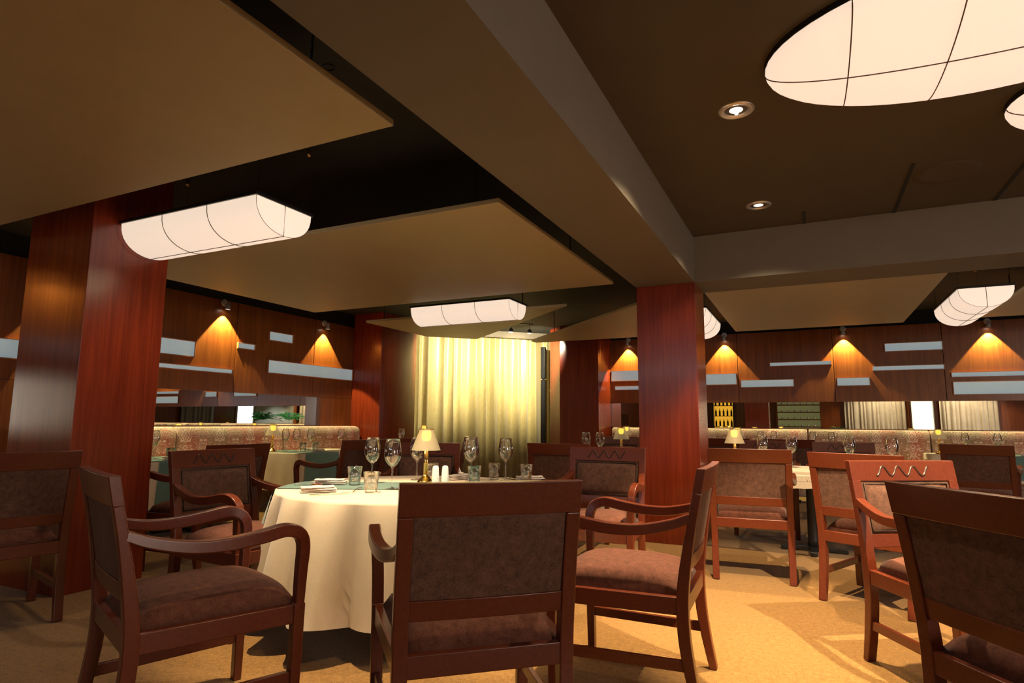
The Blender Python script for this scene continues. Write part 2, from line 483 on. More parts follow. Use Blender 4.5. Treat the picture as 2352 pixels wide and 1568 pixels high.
for a in ((-3.47, -2.30, 1.94, 2.13, 'thick pale slot left of the square pillar on the far wall'),
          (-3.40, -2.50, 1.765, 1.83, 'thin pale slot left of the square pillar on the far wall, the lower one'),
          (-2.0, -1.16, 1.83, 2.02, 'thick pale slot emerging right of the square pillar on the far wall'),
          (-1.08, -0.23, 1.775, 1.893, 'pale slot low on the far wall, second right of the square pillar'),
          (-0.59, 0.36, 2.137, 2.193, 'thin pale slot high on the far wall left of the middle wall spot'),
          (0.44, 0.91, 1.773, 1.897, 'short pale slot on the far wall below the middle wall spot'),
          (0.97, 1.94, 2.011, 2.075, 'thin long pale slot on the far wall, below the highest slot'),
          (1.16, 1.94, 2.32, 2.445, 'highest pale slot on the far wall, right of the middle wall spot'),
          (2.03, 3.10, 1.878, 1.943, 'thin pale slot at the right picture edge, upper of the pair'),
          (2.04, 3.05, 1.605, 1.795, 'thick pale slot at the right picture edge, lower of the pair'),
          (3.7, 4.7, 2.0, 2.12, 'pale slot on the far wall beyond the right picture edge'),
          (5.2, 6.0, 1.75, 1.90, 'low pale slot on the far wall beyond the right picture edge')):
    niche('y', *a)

# ------------------------------------------------------------------ ceiling panels (hung) with rods
def ceil_panel(poly, label, rods, z=2.5):
    cx = sum(p[0] for p in poly) / len(poly); cy = sum(p[1] for p in poly) / len(poly)
    t = thing('ceiling_panel', label, 'ceiling panel', (cx, cy, z), 0, 'hung beige ceiling panels')
    pl = [(x - cx, y - cy) for x, y in poly]
    bm = bmesh.new(); prism(bm, pl, 0, 0.032); finish(bm, 'board', M['panel_paint'], t, bevel=0.003)
    for x, y in rods:
        bm = bmesh.new(); tube(bm, [(x - cx, y - cy, 0.03), (x - cx, y - cy, ZC - z)], 0.006, 6)
        finish(bm, 'hanging_rod', M['black'], t)
    return t
ceil_panel([(-5.65, -0.6), (-1.695, -0.6), (-1.695, 2.185), (-5.65, 2.185)], 'largest beige ceiling panel hung at the upper left', [(-5.3, 0.3), (-2, 0.3), (-5.3, 1.9), (-2, 1.95)])
ceil_panel([(-5.65, 3.285), (-1.704, 3.285), (-1.704, 5.8), (-5.65, 5.8)], 'beige ceiling panel hung between the two oblong lanterns', [(-5.3, 3.6), (-2.05, 3.6), (-5.3, 5.5), (-2.05, 5.5)])
ceil_panel([(-5.56, 6.70), (-2.54, 6.69), (-4.96, 8.82), (-5.57, 8.22)], 'triangular beige ceiling panel hung before the gold curtain', [(-5.4, 6.9), (-3.2, 6.85), (-5.0, 8.6)])
ceil_panel([(-4.24, 9.45), (-1.66, 6.84), (-1.66, 9.62), (-4.22, 9.62)], 'beige ceiling panel with slanted edge left of the square pillar', [(-1.85, 7.3), (-1.85, 9.4), (-3.8, 9.4)])
ceil_panel([(-0.945, 6.57), (1.20, 6.57), (1.20, 9.62), (-0.945, 9.62)], 'beige ceiling panel hung right of the square pillar', [(-0.7, 6.8), (0.95, 6.8), (-0.7, 9.35), (0.95, 9.35)])
ceil_panel([(2.02, 6.9), (4.2, 6.9), (4.2, 9.56), (2.02, 9.56)], 'beige ceiling panel cut off by the right picture edge', [(2.3, 7.2), (3.9, 7.2), (2.3, 9.3), (3.9, 9.3)])

# ------------------------------------------------------------------ oblong lanterns
def lantern():
    """half barrel of white shade under a dark lid, long axis = x, origin at lid underside centre"""
    t = thing('oblong_lantern', '', 'pendant light', (0, 0, 0))
    L, W, D = 1.34, 0.46, 0.20
    prof = [(-W / 2 * math.cos(a), -D * math.sin(a) ** 0.85) for a in [PI * i / 20 for i in range(21)]]
    bm = bmesh.new()
    rows = [[bm.verts.new((x, y, z)) for y, z in prof] for x in [(-L / 2 + L * i / 12) for i in range(13)]]
    for a, b in zip(rows, rows[1:]):
        for i in range(20): bm.faces.new((a[i], a[i + 1], b[i + 1], b[i]))
    sh = finish(bm, 'shade', M['lantern'], t, smooth=True)
    for x in (-L / 2, L / 2):
        bm = bmesh.new(); ring = [bm.verts.new((x, y, z)) for y, z in prof]; bm.faces.new(ring); finish(bm, 'shade_end', M['lantern'], t)
    bm = bmesh.new(); box(bm, -L / 2 - .012, L / 2 + .012, -W / 2 - .012, W / 2 + .012, 0.0, 0.022); finish(bm, 'lid', M['black'], t, bevel=.002)
    bm = bmesh.new()
    for x in (-L / 6, L / 6): tube(bm, [(x, y * 1.004, z * 1.006 - .001) for y, z in prof], 0.0028, 5)
    tube(bm, [(-L / 2 - .002, -.0, -.0), (-L / 2 - .002, 0, -D - .002), (L / 2 + .002, 0, -D - .002), (L / 2 + .002, 0, 0)], 0.0028, 5)
    for x in (-L / 2, L / 2): tube(bm, [(x, y * 1.002, z * 1.003) for y, z in prof], 0.0016, 5)
    finish(bm, 'wire_cage', M['wire'], t)
    for x in (-L / 2 + .05, L / 2 - .03):
        for y in (-W / 2 + .02, W / 2 - .02):
            bm = bmesh.new(); tube(bm, [(x, y, .02), (x, y, ZC - 2.5)], 0.0015, 5); finish(bm, 'cable', M['black'], t)
            bm = bmesh.new(); lathe(bm, [(0, -.05), (.008, -.05), (.014, -.04), (.014, 0), (0, 0)], 10, (x, y, ZC - 2.5)); finish(bm, 'cable_gripper', M['brass'], t, smooth=True)
    return t
PL = Placer(lantern())
G = 'oblong white lanterns'
PL((-3.665, 2.765, 2.5), 0, 'largest oblong white lantern, hung at left before the broad pillar', G)
PL((-3.66, 6.27, 2.5), 0, 'oblong white lantern above the gold curtain, second largest row along the hall', G)
PL((1.65, 8.12, 2.5), PI / 2, 'oblong white lantern hung at the right picture edge', G)
PL((-1.29, 8.13, 2.5), PI / 2, 'oblong white lantern mostly hidden behind the square pillar', G)
PL((-3.66, -1.2, 2.5), 0, 'added unseen oblong white lantern behind the camera in the left bay', G)  # extra lantern out of frame, added to brighten the room

def oval_lantern(cx, cy, label):
    t = thing('oval_lantern', label, 'ceiling light', (cx, cy, ZR - .03), 0, 'oval ceiling lanterns')
    a, b, D = 0.97, 0.585, 0.13
    bm = bmesh.new(); nr, ns = 12, 56
    prev = None; c = bm.verts.new((0, 0, -D))
    for i in range(1, nr + 1):
        s = math.sin(PI / 2 * i / nr); z = -D * math.cos(PI / 2 * i / nr)
        ring = [bm.verts.new((a * s * math.cos(2 * PI * k / ns), b * s * math.sin(2 * PI * k / ns), z)) for k in range(ns)]
        for k in range(ns):
            if prev is None: bm.faces.new((c, ring[k], ring[(k + 1) % ns]))
            else: bm.faces.new((prev[k], ring[k], ring[(k + 1) % ns], prev[(k + 1) % ns]))
        prev = ring
    finish(bm, 'shade', M['lantern'], t, smooth=True)
    bm = bmesh.new(); prism(bm, [(a * 1.004 * math.cos(2 * PI * k / ns), b * 1.006 * math.sin(2 * PI * k / ns)) for k in range(ns)], 0, 0.03)
    finish(bm, 'mounting_rim', M['black'], t)
    bm = bmesh.new()
    def zz(x, y): return -D * math.sqrt(max(0, 1 - (x / a) ** 2 - (y / b) ** 2))
    tube(bm, [(a * math.sin(q), 0, -D * math.cos(q) - .002) for q in [R(-90 + 180 * i / 40) for i in range(41)]], 0.003, 6)
    for x in (-0.6, -0.2, 0.2, 0.6):
        bb = b * math.sqrt(1 - (x / a) ** 2)
        tube(bm, [(x, bb * math.sin(q), zz(x, bb * math.sin(q)) - .002) for q in [R(-90 + 180 * i / 24) for i in range(25)]], 0.003, 6)
    finish(bm, 'wire_cage', M['wire'], t)
    return t
oval_lantern(0.85, 3.20, 'large glowing oval ceiling lantern at the upper right')
oval_lantern(2.06, 4.14, 'oval ceiling lantern of which only a tip shows at the right edge')

def lantern_bulbs(x, y, z, e):
    put_light(lamp_data('SPOT', 'lantern_bulbs', e, (1.0, 0.76, 0.50), .16, 172, .8), 'lantern_bulbs', (x, y, z), (x, y, 0))
for x, y, e in ((-3.665, 2.765, 16), (-3.66, 6.27, 26), (1.65, 8.12, 30), (-1.29, 8.13, 30), (-3.66, -1.2, 6)):
    lantern_bulbs(x, y, 2.27, e)
for x, y in ((.85, 3.2), (2.06, 4.14)):
    lantern_bulbs(x, y, 2.74, 18)
# ------------------------------------------------------------------ recessed downlights
def downlight():
    t = thing('recessed_downlight', '', 'downlight', (0, 0, 0))
    lathe_o('trim_ring', M['chrome_dim'], [(.062, .004), (.066, -.004), (.085, -.010), (.100, -.006), (.102, .003)], t, 32)
    lathe_o('reflector', M['chrome_dim'], [(.060, -.002), (.060, .02), (.045, .0225)], t, 32)
    lathe_o('lamp_glass', M['bulb_dim'], [(.0, -.006), (.03, -.004), (.045, .003)], t, 24)
    return t
PD = Placer(downlight())
for loc, lab, e, ang in (((-0.297, 3.56, ZR), 'round recessed downlight left of the oval lantern, glaring', 330, 62),
                    ((-0.298, 5.28, ZR), 'round recessed downlight nearer the beam crossing', 130, 76),
                    ((-0.30, 1.75, ZR), 'round recessed downlight overhead, above the picture', 30, 95),
                    ((1.35, 2.15, ZR), 'round recessed downlight above the right armchairs, out of view', 0, 90),
                    ((2.6, -3.9, ZR), 'added unseen round downlight before the rear sheer curtain', 120, 130),  # this and the next two are added to brighten the mirrored curtains
                    ((5.2, -3.9, ZR), 'added unseen round downlight before the rear right sheer curtain', 120, 130),
                    ((6.9, .6, ZR), 'added unseen round downlight before the right wall curtain', 150, 120)):
    o = PD(loc, 0, lab, 'recessed downlights')
    if e > 100 and loc[1] > 0 and loc[0] < 1: put_light(lamp_data('SPOT', 'downlight_spill', e * .20, (1.0, 0.78, 0.50), .03, 124, .3), 'downlight_spill', (loc[0], loc[1], ZR - .02), (loc[0], loc[1], 0))
    if e: put_light(lamp_data('SPOT', 'downlight_beam', e, (1.0, 0.74, 0.42), .03, ang, .35), 'downlight_beam', (loc[0], loc[1], ZR - .02), (loc[0], loc[1], 0))
bm = bmesh.new(); lathe(bm, [(0, -.015), (.008, -.013), (.012, -.004), (.008, 0)], 12, (0, 0, 0))
bo = finish(bm, 'bulb', M['bulb'], PD.p, smooth=True); bo.location = (0.0, 0.015, -.006)

put_light(lamp_data('SPOT', 'downlight_beam', 520, (1.0, 0.74, 0.42), .03, 50, .4), 'downlight_beam', (1.35, 2.15, ZR - .02), (.5, 3.6, .5))
t = thing('recessed_downlight', 'small black spotlight added in the dark ceiling gap to light the round table', 'downlight', (-2.2, 2.27, ZC))  # can and beam added to brighten the cloth, no known fitting here
lathe_o('housing', M['black'], [(.026, .0), (.028, -.008), (.032, -.008), (.032, 0)], t, 24)
put_light(lamp_data('SPOT', 'added_table_beam', 260, (1.0, 0.76, 0.46), .02, 46, .6), 'added_table_beam', (-2.2, 2.27, ZC - .02), (-2.25, 2.72, .7))
# ceiling speaker grille, flush round
t = thing('ceiling_speaker', 'faint round speaker grille flush in the right ceiling', 'speaker', (0.98, 5.12, ZR))
lathe_o('grille', M['ceil_right'], [(0, -.004), (.16, -.006), (.19, -.010), (.2, 0)], t, 40)

# ------------------------------------------------------------------ wall spots
def wall_spot(loc, axis, label, e=105.0):
    """round rose, knuckle, and small cylinder head aimed down the wall"""
    t = thing('wall_spotlight', label, 'wall lamp', loc, (0 if axis == 'y' else PI / 2), 'small wall spotlights')
    # local: -y away from wall ('y' wall), rotated for x wall -> -y maps to +x
    bm = bmesh.new(); tube(bm, [(0.0, 0.0, 0.05), (0.0, -.018, 0.05)], [.05, .045], 20); finish(bm, 'wall_rose', M['chrome_dim'], t, bevel=.002)
    bm = bmesh.new(); tube(bm, [(0, -.015, .05), (0, -.07, .045), (0, -.085, .03)], .008, 8); finish(bm, 'arm', M['chrome_dim'], t, smooth=True)
    bm = bmesh.new(); tube(bm, [(0, -.09, .045), (0, -.085, -.01), (0, -.08, -.05)], [.018, .03, .034], 16, cap=False); finish(bm, 'lamp_head', M['chrome_dim'], t, smooth=True)
    bm = bmesh.new(); tube(bm, [(0, -.085, -.028), (0, -.0842, -.034)], .029, 16); finish(bm, 'lamp_glass', M['bulb'], t)
    if axis == 'y': p = (loc[0], loc[1] - .078, loc[2] - .055); tg = (loc[0], loc[1] - .028, loc[2] - 1.2)
    else: p = (loc[0] + .078, loc[1], loc[2] - .055); tg = (loc[0] + .028, loc[1], loc[2] - 1.2)
    put_light(lamp_data('SPOT', 'wall_wash', e, (1.0, 0.90, 0.40), .012, 78, .10), 'wall_wash', p, tg)
    return t
for y, lab in ((5.60, 'chrome wall spotlight on the left wall, nearer the broad pillar'), (7.51, 'chrome wall spotlight on the left wall, nearer the curtain corner'),
               (3.70, 'chrome wall spotlight on the left wall hidden by the broad pillar'), (1.2, 'chrome wall spotlight on the left wall beyond the picture')):
    wall_spot((XL, y, 2.66), 'x', lab)
for x, lab in ((-3.13, 'chrome wall spotlight on the far wall left of the square pillar'), (-1.34, 'chrome wall spotlight on the far wall just right of the square pillar'),
               (0.567, 'chrome wall spotlight in the middle of the far wall'), (2.54, 'chrome wall spotlight under the right lantern on the far wall'),
               (4.4, 'chrome wall spotlight on the far wall beyond the right edge')):
    wall_spot((x, YR, 2.68), 'y', lab)

# ------------------------------------------------------------------ track lights at the curtain
t = thing('track_light', 'short ceiling track with three chrome spot heads before the curtain', 'track light', (-4.80, 9.80, 2.91))
dx, dy = 0.7071, 0.7071
bm = bmesh.new(); sweep(bm, [(-.42 * dx, -.42 * dy, 0), (.42 * dx, .42 * dy, 0)], .018, .018, (0, 0, 1)); finish(bm, 'track_bar', M['black'], t)
bm = bmesh.new(); tube(bm, [(0, 0, 0), (0, 0, ZC - 2.91)], .01, 8); finish(bm, 'mount', M['black'], t)
for k in (-.36, .0, .36):
    hx, hy = k * dx, k * dy
    bm = bmesh.new(); tube(bm, [(hx, hy, 0), (hx, hy, -.10)], .006, 8); st = finish(bm, 'stem', M['black'], t)
    bm = bmesh.new(); lathe(bm, [(0, .045), (.022, .04), (.04, .02), (.045, -.005), (.042, -.03)], 18, (hx - .01, hy + .01, -.135)); hd = finish(bm, 'spot_head', M['chrome_dim'], t, smooth=True)
    bm = bmesh.new(); lathe(bm, [(0, 0), (.036, 0)], 16, (hx - .01, hy + .01, -.16)); finish(bm, 'lamp_glass', M['bulb'], hd)
    p = Vector((-4.80 + hx, 9.80 + hy, 2.72))
    tg = Vector((-5.93 + hx * 3.4, 11.05 + hy * 3.4, 2.25))
    put_light(lamp_data('SPOT', 'curtain_beam', 175, (1.0, 0.90, 0.62), .015, 80, .7), 'curtain_beam', p, tg)

# ------------------------------------------------------------------ gold curtain
def drape(name, mat, p0, p1, z0, z1, folds, amp, seed, n=None, uneven=True):
    rnd = random.Random(seed); bm = bmesh.new()
    p0 = Vector(p0); p1 = Vector(p1); L = (p1 - p0).length; t = (p1 - p0) / L; nrm = Vector((t.y, -t.x))
    n = n or int(folds * 12); ph = [rnd.uniform(0, 6.28) for _ in range(8)]; hz = 14
    grid = []
    for j in range(hz + 1):
        f = j / hz; z = z1 + (z0 - z1) * f; row = []
        for i in range(n + 1):
            s = i / n
            a = 2 * PI * folds * (s + 0.012 * math.sin(9 * s * PI + ph[0]) + (0.006 * math.sin(31 * s + ph[1])))
            wv = math.sin(a + 0.25 * f * math.sin(5 * s * PI + ph[2]))
            wv2 = 0.45 * math.sin(a * 0.5 + ph[3] + f) + 0.25 * math.sin(a * 1.7 + ph[4] + .6 * f)
            d = amp * (0.55 + 0.6 * f) * (wv + (wv2 if uneven else 0))
            q = p0 + t * (s * L + amp * .25 * math.cos(a)) + nrm * d
            row.append(bm.verts.new((q.x, q.y, z + (0.012 * math.sin(a * .5 + ph[5]) if j == hz else 0))))
        grid.append(row)
    for a, b in zip(grid, grid[1:]):
        for i in range(n): bm.faces.new((a[i], a[i + 1], b[i + 1], b[i]))
    return finish(bm, name, mat, smooth=True)
tag(drape('stage_curtain', M['gold'], (-7.15, 9.85), (-4.75, 12.25), 0.02, 2.88, 15, .062, 5), 'pale gold satin floor-length curtain lit from above in the far corner', 'curtain')
t = thing('column_speaker', 'slim black column loudspeaker standing before the right end of the gold curtain', 'loudspeaker', (-4.93, 11.60, 0))
bm = bmesh.new(); box(bm, -.045, .045, -.05, .05, 2.02, 2.68); finish(bm, 'upper_cabinet', M['black'], t, bevel=.008)
bm = bmesh.new(); box(bm, -.045, .045, -.05, .05, .04, 2.0); finish(bm, 'lower_cabinet', M['black'], t, bevel=.008)
bm = bmesh.new(); box(bm, -.02, .02, -.02, .02, 1.99, 2.04); finish(bm, 'joint', M['steel'], t)
bm = bmesh.new(); box(bm, -.2, .2, -.2, .2, 0, .04); finish(bm, 'base', M['black'], t, bevel=.005)

# ------------------------------------------------------------------ banquettes
def banquette(axis, a, b, label):
    """one upholstered bench unit: origin at wall, runs along wall from a to b"""
    L = b - a; t = thing('banquette', label, 'banquette sofa', ((XL, a, 0) if axis == 'x' else (a, YR, 0)), 0, 'patterned banquettes')
    prof = [(0.012, 0.0), (0.012, 1.02), (0.03, 1.04), (0.16, 1.042), (0.23, 1.025), (0.26, 0.98), (0.265, 0.9), (0.28, .5), (0.28, .0)]
    seat = [(.285, .0), (.285, .46), (.34, .475), (.66, .475), (.71, .455), (.72, .40), (.71, .12), (.69, .0)]
    def ext(name, pr, mat, x0, x1):
        bm = bmesh.new(); uvl = bm.loops.layers.uv.new('UVMap'); n = len(pr)
        s = [0]
        for q0, q1 in zip(pr, pr[1:]): s.append(s[-1] + math.hypot(q1[0] - q0[0], q1[1] - q0[1]))
        xs = [x0, x0 + .012, x1 - .012, x1]; ins = [.012, 0, 0, .012]
        rows = []
        for x, k in zip(xs, ins):
            cxm = sum(q[0] for q in pr) / n; czm = sum(q[1] for q in pr) / n
            rows.append([bm.verts.new(((q[0] - (q[0] - cxm) * k * 4), x, q[1] - k * (q[1] > 1.0)) if axis == 'x' else (x, -(q[0] - (q[0] - cxm) * k * 4), q[1] - k * (q[1] > 1.0))) for q in pr])
        for r_, (ra, rb) in enumerate(zip(rows, rows[1:])):
            for i in range(n - 1):
                f = bm.faces.new((ra[i], ra[i + 1], rb[i + 1], rb[i]))
                for lp, (uu_, vv_) in zip(f.loops, ((xs[r_], s[i]), (xs[r_], s[i + 1]), (xs[r_ + 1], s[i + 1]), (xs[r_ + 1], s[i]))):
                    lp[uvl].uv = (uu_ + a * .37, -vv_)
        for rw in (rows[0], rows[-1]):
            f = bm.faces.new(rw)
            for lp in f.loops: lp[uvl].uv = (lp.vert.co.z, lp.vert.co.x + lp.vert.co.y)
        return finish(bm, name, mat, t, smooth=False, bevel=.006)
    ext('backrest', prof, M['damask'], .010, L - .010)
    ext('seat', seat, M['damask'], .010, L - .010)
    return t
for a, b, lab in ((0.3, 2.4, 'damask banquette bench on the left wall before the pillar'), (3.25, 4.87, 'damask banquette unit behind the broad pillar, left wall'),
                  (4.87, 6.53, 'damask banquette unit in the middle of the left wall'), (6.53, 8.20, 'damask banquette unit ending at the far corner of the left wall')):
    banquette('x', a, b, lab)
for a, b, lab in ((-3.42, -1.75, 'damask banquette unit on the far wall left of the square pillar'), (-1.75, -0.05, 'damask banquette unit on the far wall just right of the pillar'),
                  (-0.05, 1.65, 'damask banquette unit in the middle of the far wall'), (1.65, 3.4, 'damask banquette unit at the right picture edge'),
                  (3.4, 5.4, 'damask banquette unit beyond the right picture edge'), (5.4, 7.4, 'last damask banquette unit toward the right wall')):
    banquette('y', a, b, lab)

# ------------------------------------------------------------------ armchair
def make_chair():
    t = thing('armchair', '', 'chair')
    def yb(z):   # centre line of back stile (local y), back top rear edge = -0.34
        pts = [(0.0, -.285), (0.15, -.255), (0.30, -.235), (0.45, -.235), (0.60, -.255), (0.75, -.283), (0.94, -.322)]
        for (z0, y0), (z1, y1) in zip(pts, pts[1:]):
            if z <= z1: return y0 + (y1 - y0) * (z - z0) / (z1 - z0)
        return pts[-1][1]
    W = 0.262
    def xs(z): return W - .012 * max(0, (0.5 - z)) / .5 * 0.5
    for s in (-1, 1):                                       # rear leg running up as stile
        bm = bmesh.new()
        pts = catmull([(s * xs(z), yb(z), z) for z in (0, .15, .30, .45, .60, .75, .845)], 4)
        sweep(bm, pts, 0.046, lambda f: 0.034 + 0.014 * math.sin(PI * min(1, f * 1.25)), (1, 0, 0))
        finish(bm, 'rear_leg', M['chair_wood'], t, bevel=.005)
        bm = bmesh.new()                                    # front leg
        sweep(bm, [(s * .283, .305, 0), (s * .285, .308, .20), (s * .288, .310, .44)], .044, lambda f: .034 + .010 * f, (1, 0, 0))
        finish(bm, 'front_leg', M['chair_wood'], t, bevel=.005)
        bm = bmesh.new()                                    # arm: bowed, dips, then hooks down to the front leg
        P = [(s * .262, -.275, .748), (s * .272, -.20, .718), (s * .292, -.08, .692), (s * .308, .04, .690), (s * .316, .15, .703), (s * .314, .235, .716),
             (s * .307, .290, .698), (s * .298, .315, .650), (s * .291, .314, .55), (s * .288, .311, .43)]
        sweep(bm, catmull(P, 6), .044, lambda f: .034 + .014 * math.sin(PI * f), (1, 0, 0))
        finish(bm, 'arm', M['chair_wood'], t, bevel=.006)
        bm = bmesh.new(); sweep(bm, [(s * .262, -.235, .178), (s * .284, .30, .178)], .022, .042, (1, 0, 0)); finish(bm, 'side_stretcher', M['chair_wood'], t, bevel=.003)
    # seat frame
    bm = bmesh.new()
    for s in (-1, 1): sweep(bm, [(s * .262, -.225, .402), (s * .285, .30, .402)], .032, .068, (1, 0, 0))
    box(bm, -.262, .262, -.252, -.222, .368, .436); box(bm, -.282, .282, .292, .326, .368, .436)
    finish(bm, 'seat_frame', M['chair_wood'], t, bevel=.004)
    # cushion
    bm = bmesh.new(); n = 16; g = []
    for j in range(n + 1):
        v = -1 + 2 * j / n; row = []
        for i in range(n + 1):
            u = -1 + 2 * i / n
            hw = .252 + .024 * (v + 1) / 2
            e = (1 - abs(u) ** 3.2) * (1 - abs(v) ** 3.2)
            z = .428 + .097 * max(0, e) ** .36
            bul = .012 * (1 - max(abs(u), abs(v)) ** 8)
            row.append(bm.verts.new((u * (hw), -.230 + (v + 1) / 2 * .553, z)))
        g.append(row)
    for a, b in zip(g, g[1:]):
        for i in range(n): bm.faces.new((a[i], a[i + 1], b[i + 1], b[i]))
    edge = [g[0][i] for i in range(n + 1)] + [g[j][n] for j in range(1, n + 1)] + [g[n][i] for i in range(n - 1, -1, -1)] + [g[j][0] for j in range(n - 1, 0, -1)]
    bm.faces.new(edge)
    finish(bm, 'seat_cushion', M['seat_fabric'], t, smooth=True)
    # back rails following the lean
    def rail(name, z0, z1, th, mat, x=.243, off=0.0, bev=.004, par=None):
        bm = bmesh.new(); m = 8; rows = []
        for q in range(m + 1):
            u = -1 + 2 * q / m; bow = -.010 * (1 - u * u)
            r4 = []
            for z in (z0, z1):
                for d in (-th / 2, th / 2): r4.append(bm.verts.new((u * x, yb(z) + d + off + bow, z)))
            rows.append(r4)
        for a, b in zip(rows, rows[1:]):
            for i, k in ((0, 1), (1, 3), (3, 2), (2, 0)): bm.faces.new((a[i], a[k], b[k], b[i]))
        for rw in (rows[0], rows[-1]): bm.faces.new((rw[0], rw[1], rw[3], rw[2]))
        return finish(bm, name, mat, par or t, bevel=bev)
    tr = rail('top_rail', .842, .942, .036, M['chair_wood'], .285)
    rail('lower_rail', .532, .594, .026, M['chair_wood'])
    bk = rail('back_panel', .590, .846, .016, M['chair_fabric'], .240, 0.0)
    # padded front of the back
    bm = bmesh.new(); n = 12; g = []
    for j in range(n + 1):
        v = -1 + 2 * j / n; row = []
        for i in range(n + 1):
            u = -1 + 2 * i / n; z = .718 + v * .112
            e = max(0, (1 - abs(u) ** 6) * (1 - abs(v) ** 5)) ** .5
            row.append(bm.verts.new((u * .222, yb(z) - .010 * (1 - u * u) + .007 + .026 * e, z)))
        g.append(row)
    for a, b in zip(g, g[1:]):
        for i in range(n): bm.faces.new((a[i], a[i + 1], b[i + 1], b[i]))
    pad = finish(bm, 'back_pad', M['chair_fabric'], t, smooth=True)
    bm = bmesh.new()
    def by(x, z): return yb(z) - .010 * (1 - (x / .243) ** 2)
    loop = [(-.222, .606), (0, .606), (.222, .606), (.222, .718), (.222, .830), (0, .830), (-.222, .830), (-.222, .718), (-.222, .606)]
    tube(bm, [(x, by(x, z) + .014, z) for x, z in loop], .0042, 6, cap=False); finish(bm, 'piping', M['piping'], pad, smooth=True)
    # carved zigzag on the front of the top rail
    bm = bmesh.new(); zg = []
    for k in range(8):
        x = -.145 + .290 * k / 7; zg.append((x, .915 if k % 2 else .866))
    zg = [(-x, z) for x, z in zg]; zz = []
    for (xa, za), (xb, zb) in zip(zg, zg[1:]):
        for q in range(5): zz.append((xa + (xb - xa) * q / 5, za + (zb - za) * (0.5 - 0.5 * math.cos(PI * q / 5)) if q else za))
    zz.append(zg[-1])
    tube(bm, [(x, by(x, z) + .0178, z) for x, z in zz], .0052, 6); finish(bm, 'carved_zigzag', M['carved'], tr, smooth=True)
    return t
PCH = Placer(make_chair())
def chair(mx, my, deg, label, group=None):
    """mx,my = middle of the back's top edge; deg = heading of the sitter (0 = +y)"""
    a = R(deg); fx, fy = -math.sin(a), math.cos(a)
    return PCH((mx + .34 * fx, my + .34 * fy, 0), a, label, group or 'mahogany armchairs')
chair(-.865, 1.665, 42, 'brown armchair seen from behind, in the middle front of the picture')
chair(-.395, 2.84, 92, 'armchair seen side on, right of the round table')
chair(-2.285, 1.315, -21, 'armchair seen side on at the left front, facing the round table')
chair(.365, 2.09, -55, 'dark armchair at the lower right corner, back turned to the camera')
chair(.385, 3.72, 212, 'brightly lit armchair with carved zigzag, at right facing the camera')
chair(-.415, 4.78, 5, 'armchair from behind, just right of the square pillar')
chair(.218, 4.40, -27, 'armchair from behind, second right of the square pillar')
chair(1.40, 7.20, -13, 'dark armchair from behind, standing alone near the right edge')
chair(-.45, 7.40, 180, 'far armchair facing the camera behind the white table, left of two')
chair(.285, 7.22, 179, 'far armchair facing the camera behind the white table, right of two')
chair(-3.84, 1.84, 78, 'dark armchair cut by the left picture edge, in front of the broad pillar')
chair(-3.34, 2.62, 268, 'armchair with carved zigzag left of the round table, facing it')
chair(-3.90, 3.32, 91, 'dark armchair from behind, behind the zigzag armchair at left')
chair(-3.96, 4.85, 84, 'dark armchair with sweeping left arm, behind the round table')
chair(-4.05, 5.58, 86, 'dark armchair behind the wine glasses, second in the row facing the left wall')
chair(-2.98, 4.45, 209, 'dark armchair behind the salt shakers, facing the round table')
chair(-1.99, 5.00, 5, 'dark armchair from behind, in front of the gold curtain at right')
chair(-1.385, 4.50, 184, 'armchair with carved zigzag left of the square pillar, facing the camera')
chair(-2.33, 8.15, 180, 'far dark armchair left of the square pillar, by the far tables')
chair(-.98, 8.20, 0, 'far dark armchair just right of the pillar, back turned')
chair(-.25, 8.15, 0, 'far dark armchair back turned, seen between two zigzag armchairs')
chair(-3.90, 6.75, 118, 'dark armchair seen edge on before the gold curtain')
chair(2.55, 7.55, 10, 'armchair at the extreme right edge of which only an arm shows')

# ------------------------------------------------------------------ tables and cloths
TZ = .725
class Shape:
    def __init__(self, cx, cy, rot, a, b, n, seed, amp=.03, flare=.10, drop=.62):
        self.cx, self.cy, self.rot, self.a, self.b, self.n = cx, cy, rot, a, b, n
        r = random.Random(seed); self.ph = [r.uniform(0, 6.28) for _ in range(6)]
        self.amp, self.flare, self.drop = amp, flare, drop
        self.kf = (13, 19, 8) if n <= 2 else (8, 20, 4)
    def rho(self, p):
        c, s = abs(math.cos(p)) / self.a, abs(math.sin(p)) / self.b
        return 1.0 / ((c ** self.n + s ** self.n) ** (1 / self.n))
    def fold(self, p):
        k = self.kf
        f = .55 * math.sin(k[0] * p + self.ph[0]) + .35 * math.sin(k[1] * p + self.ph[1]) + .35 * math.sin(k[2] * p + self.ph[2])
        if self.n <= 2:
            f = 1.25 * abs(math.sin(8.5 * p + self.ph[0] + .35 * math.sin(3 * p))) - .8 + .35 * math.sin(5 * p + self.ph[1]) * 1.0
        if self.n > 2:
            f = f * .5 + 1.0 * abs(math.sin(2 * p)) ** 6
        return f
    def at(self, p, t, extra=0.0):
        """point on the hanging cloth: t = drop distance"""
        q = t / max(.01, self.drop)
        off = self.flare * t + self.amp * (self.fold(p) + .95) * .75 * q ** .7 * min(1, self.drop / .5) + extra
        rh = self.rho(p) + off
        x, y = rh * math.cos(p), rh * math.sin(p)
        return (x, y)

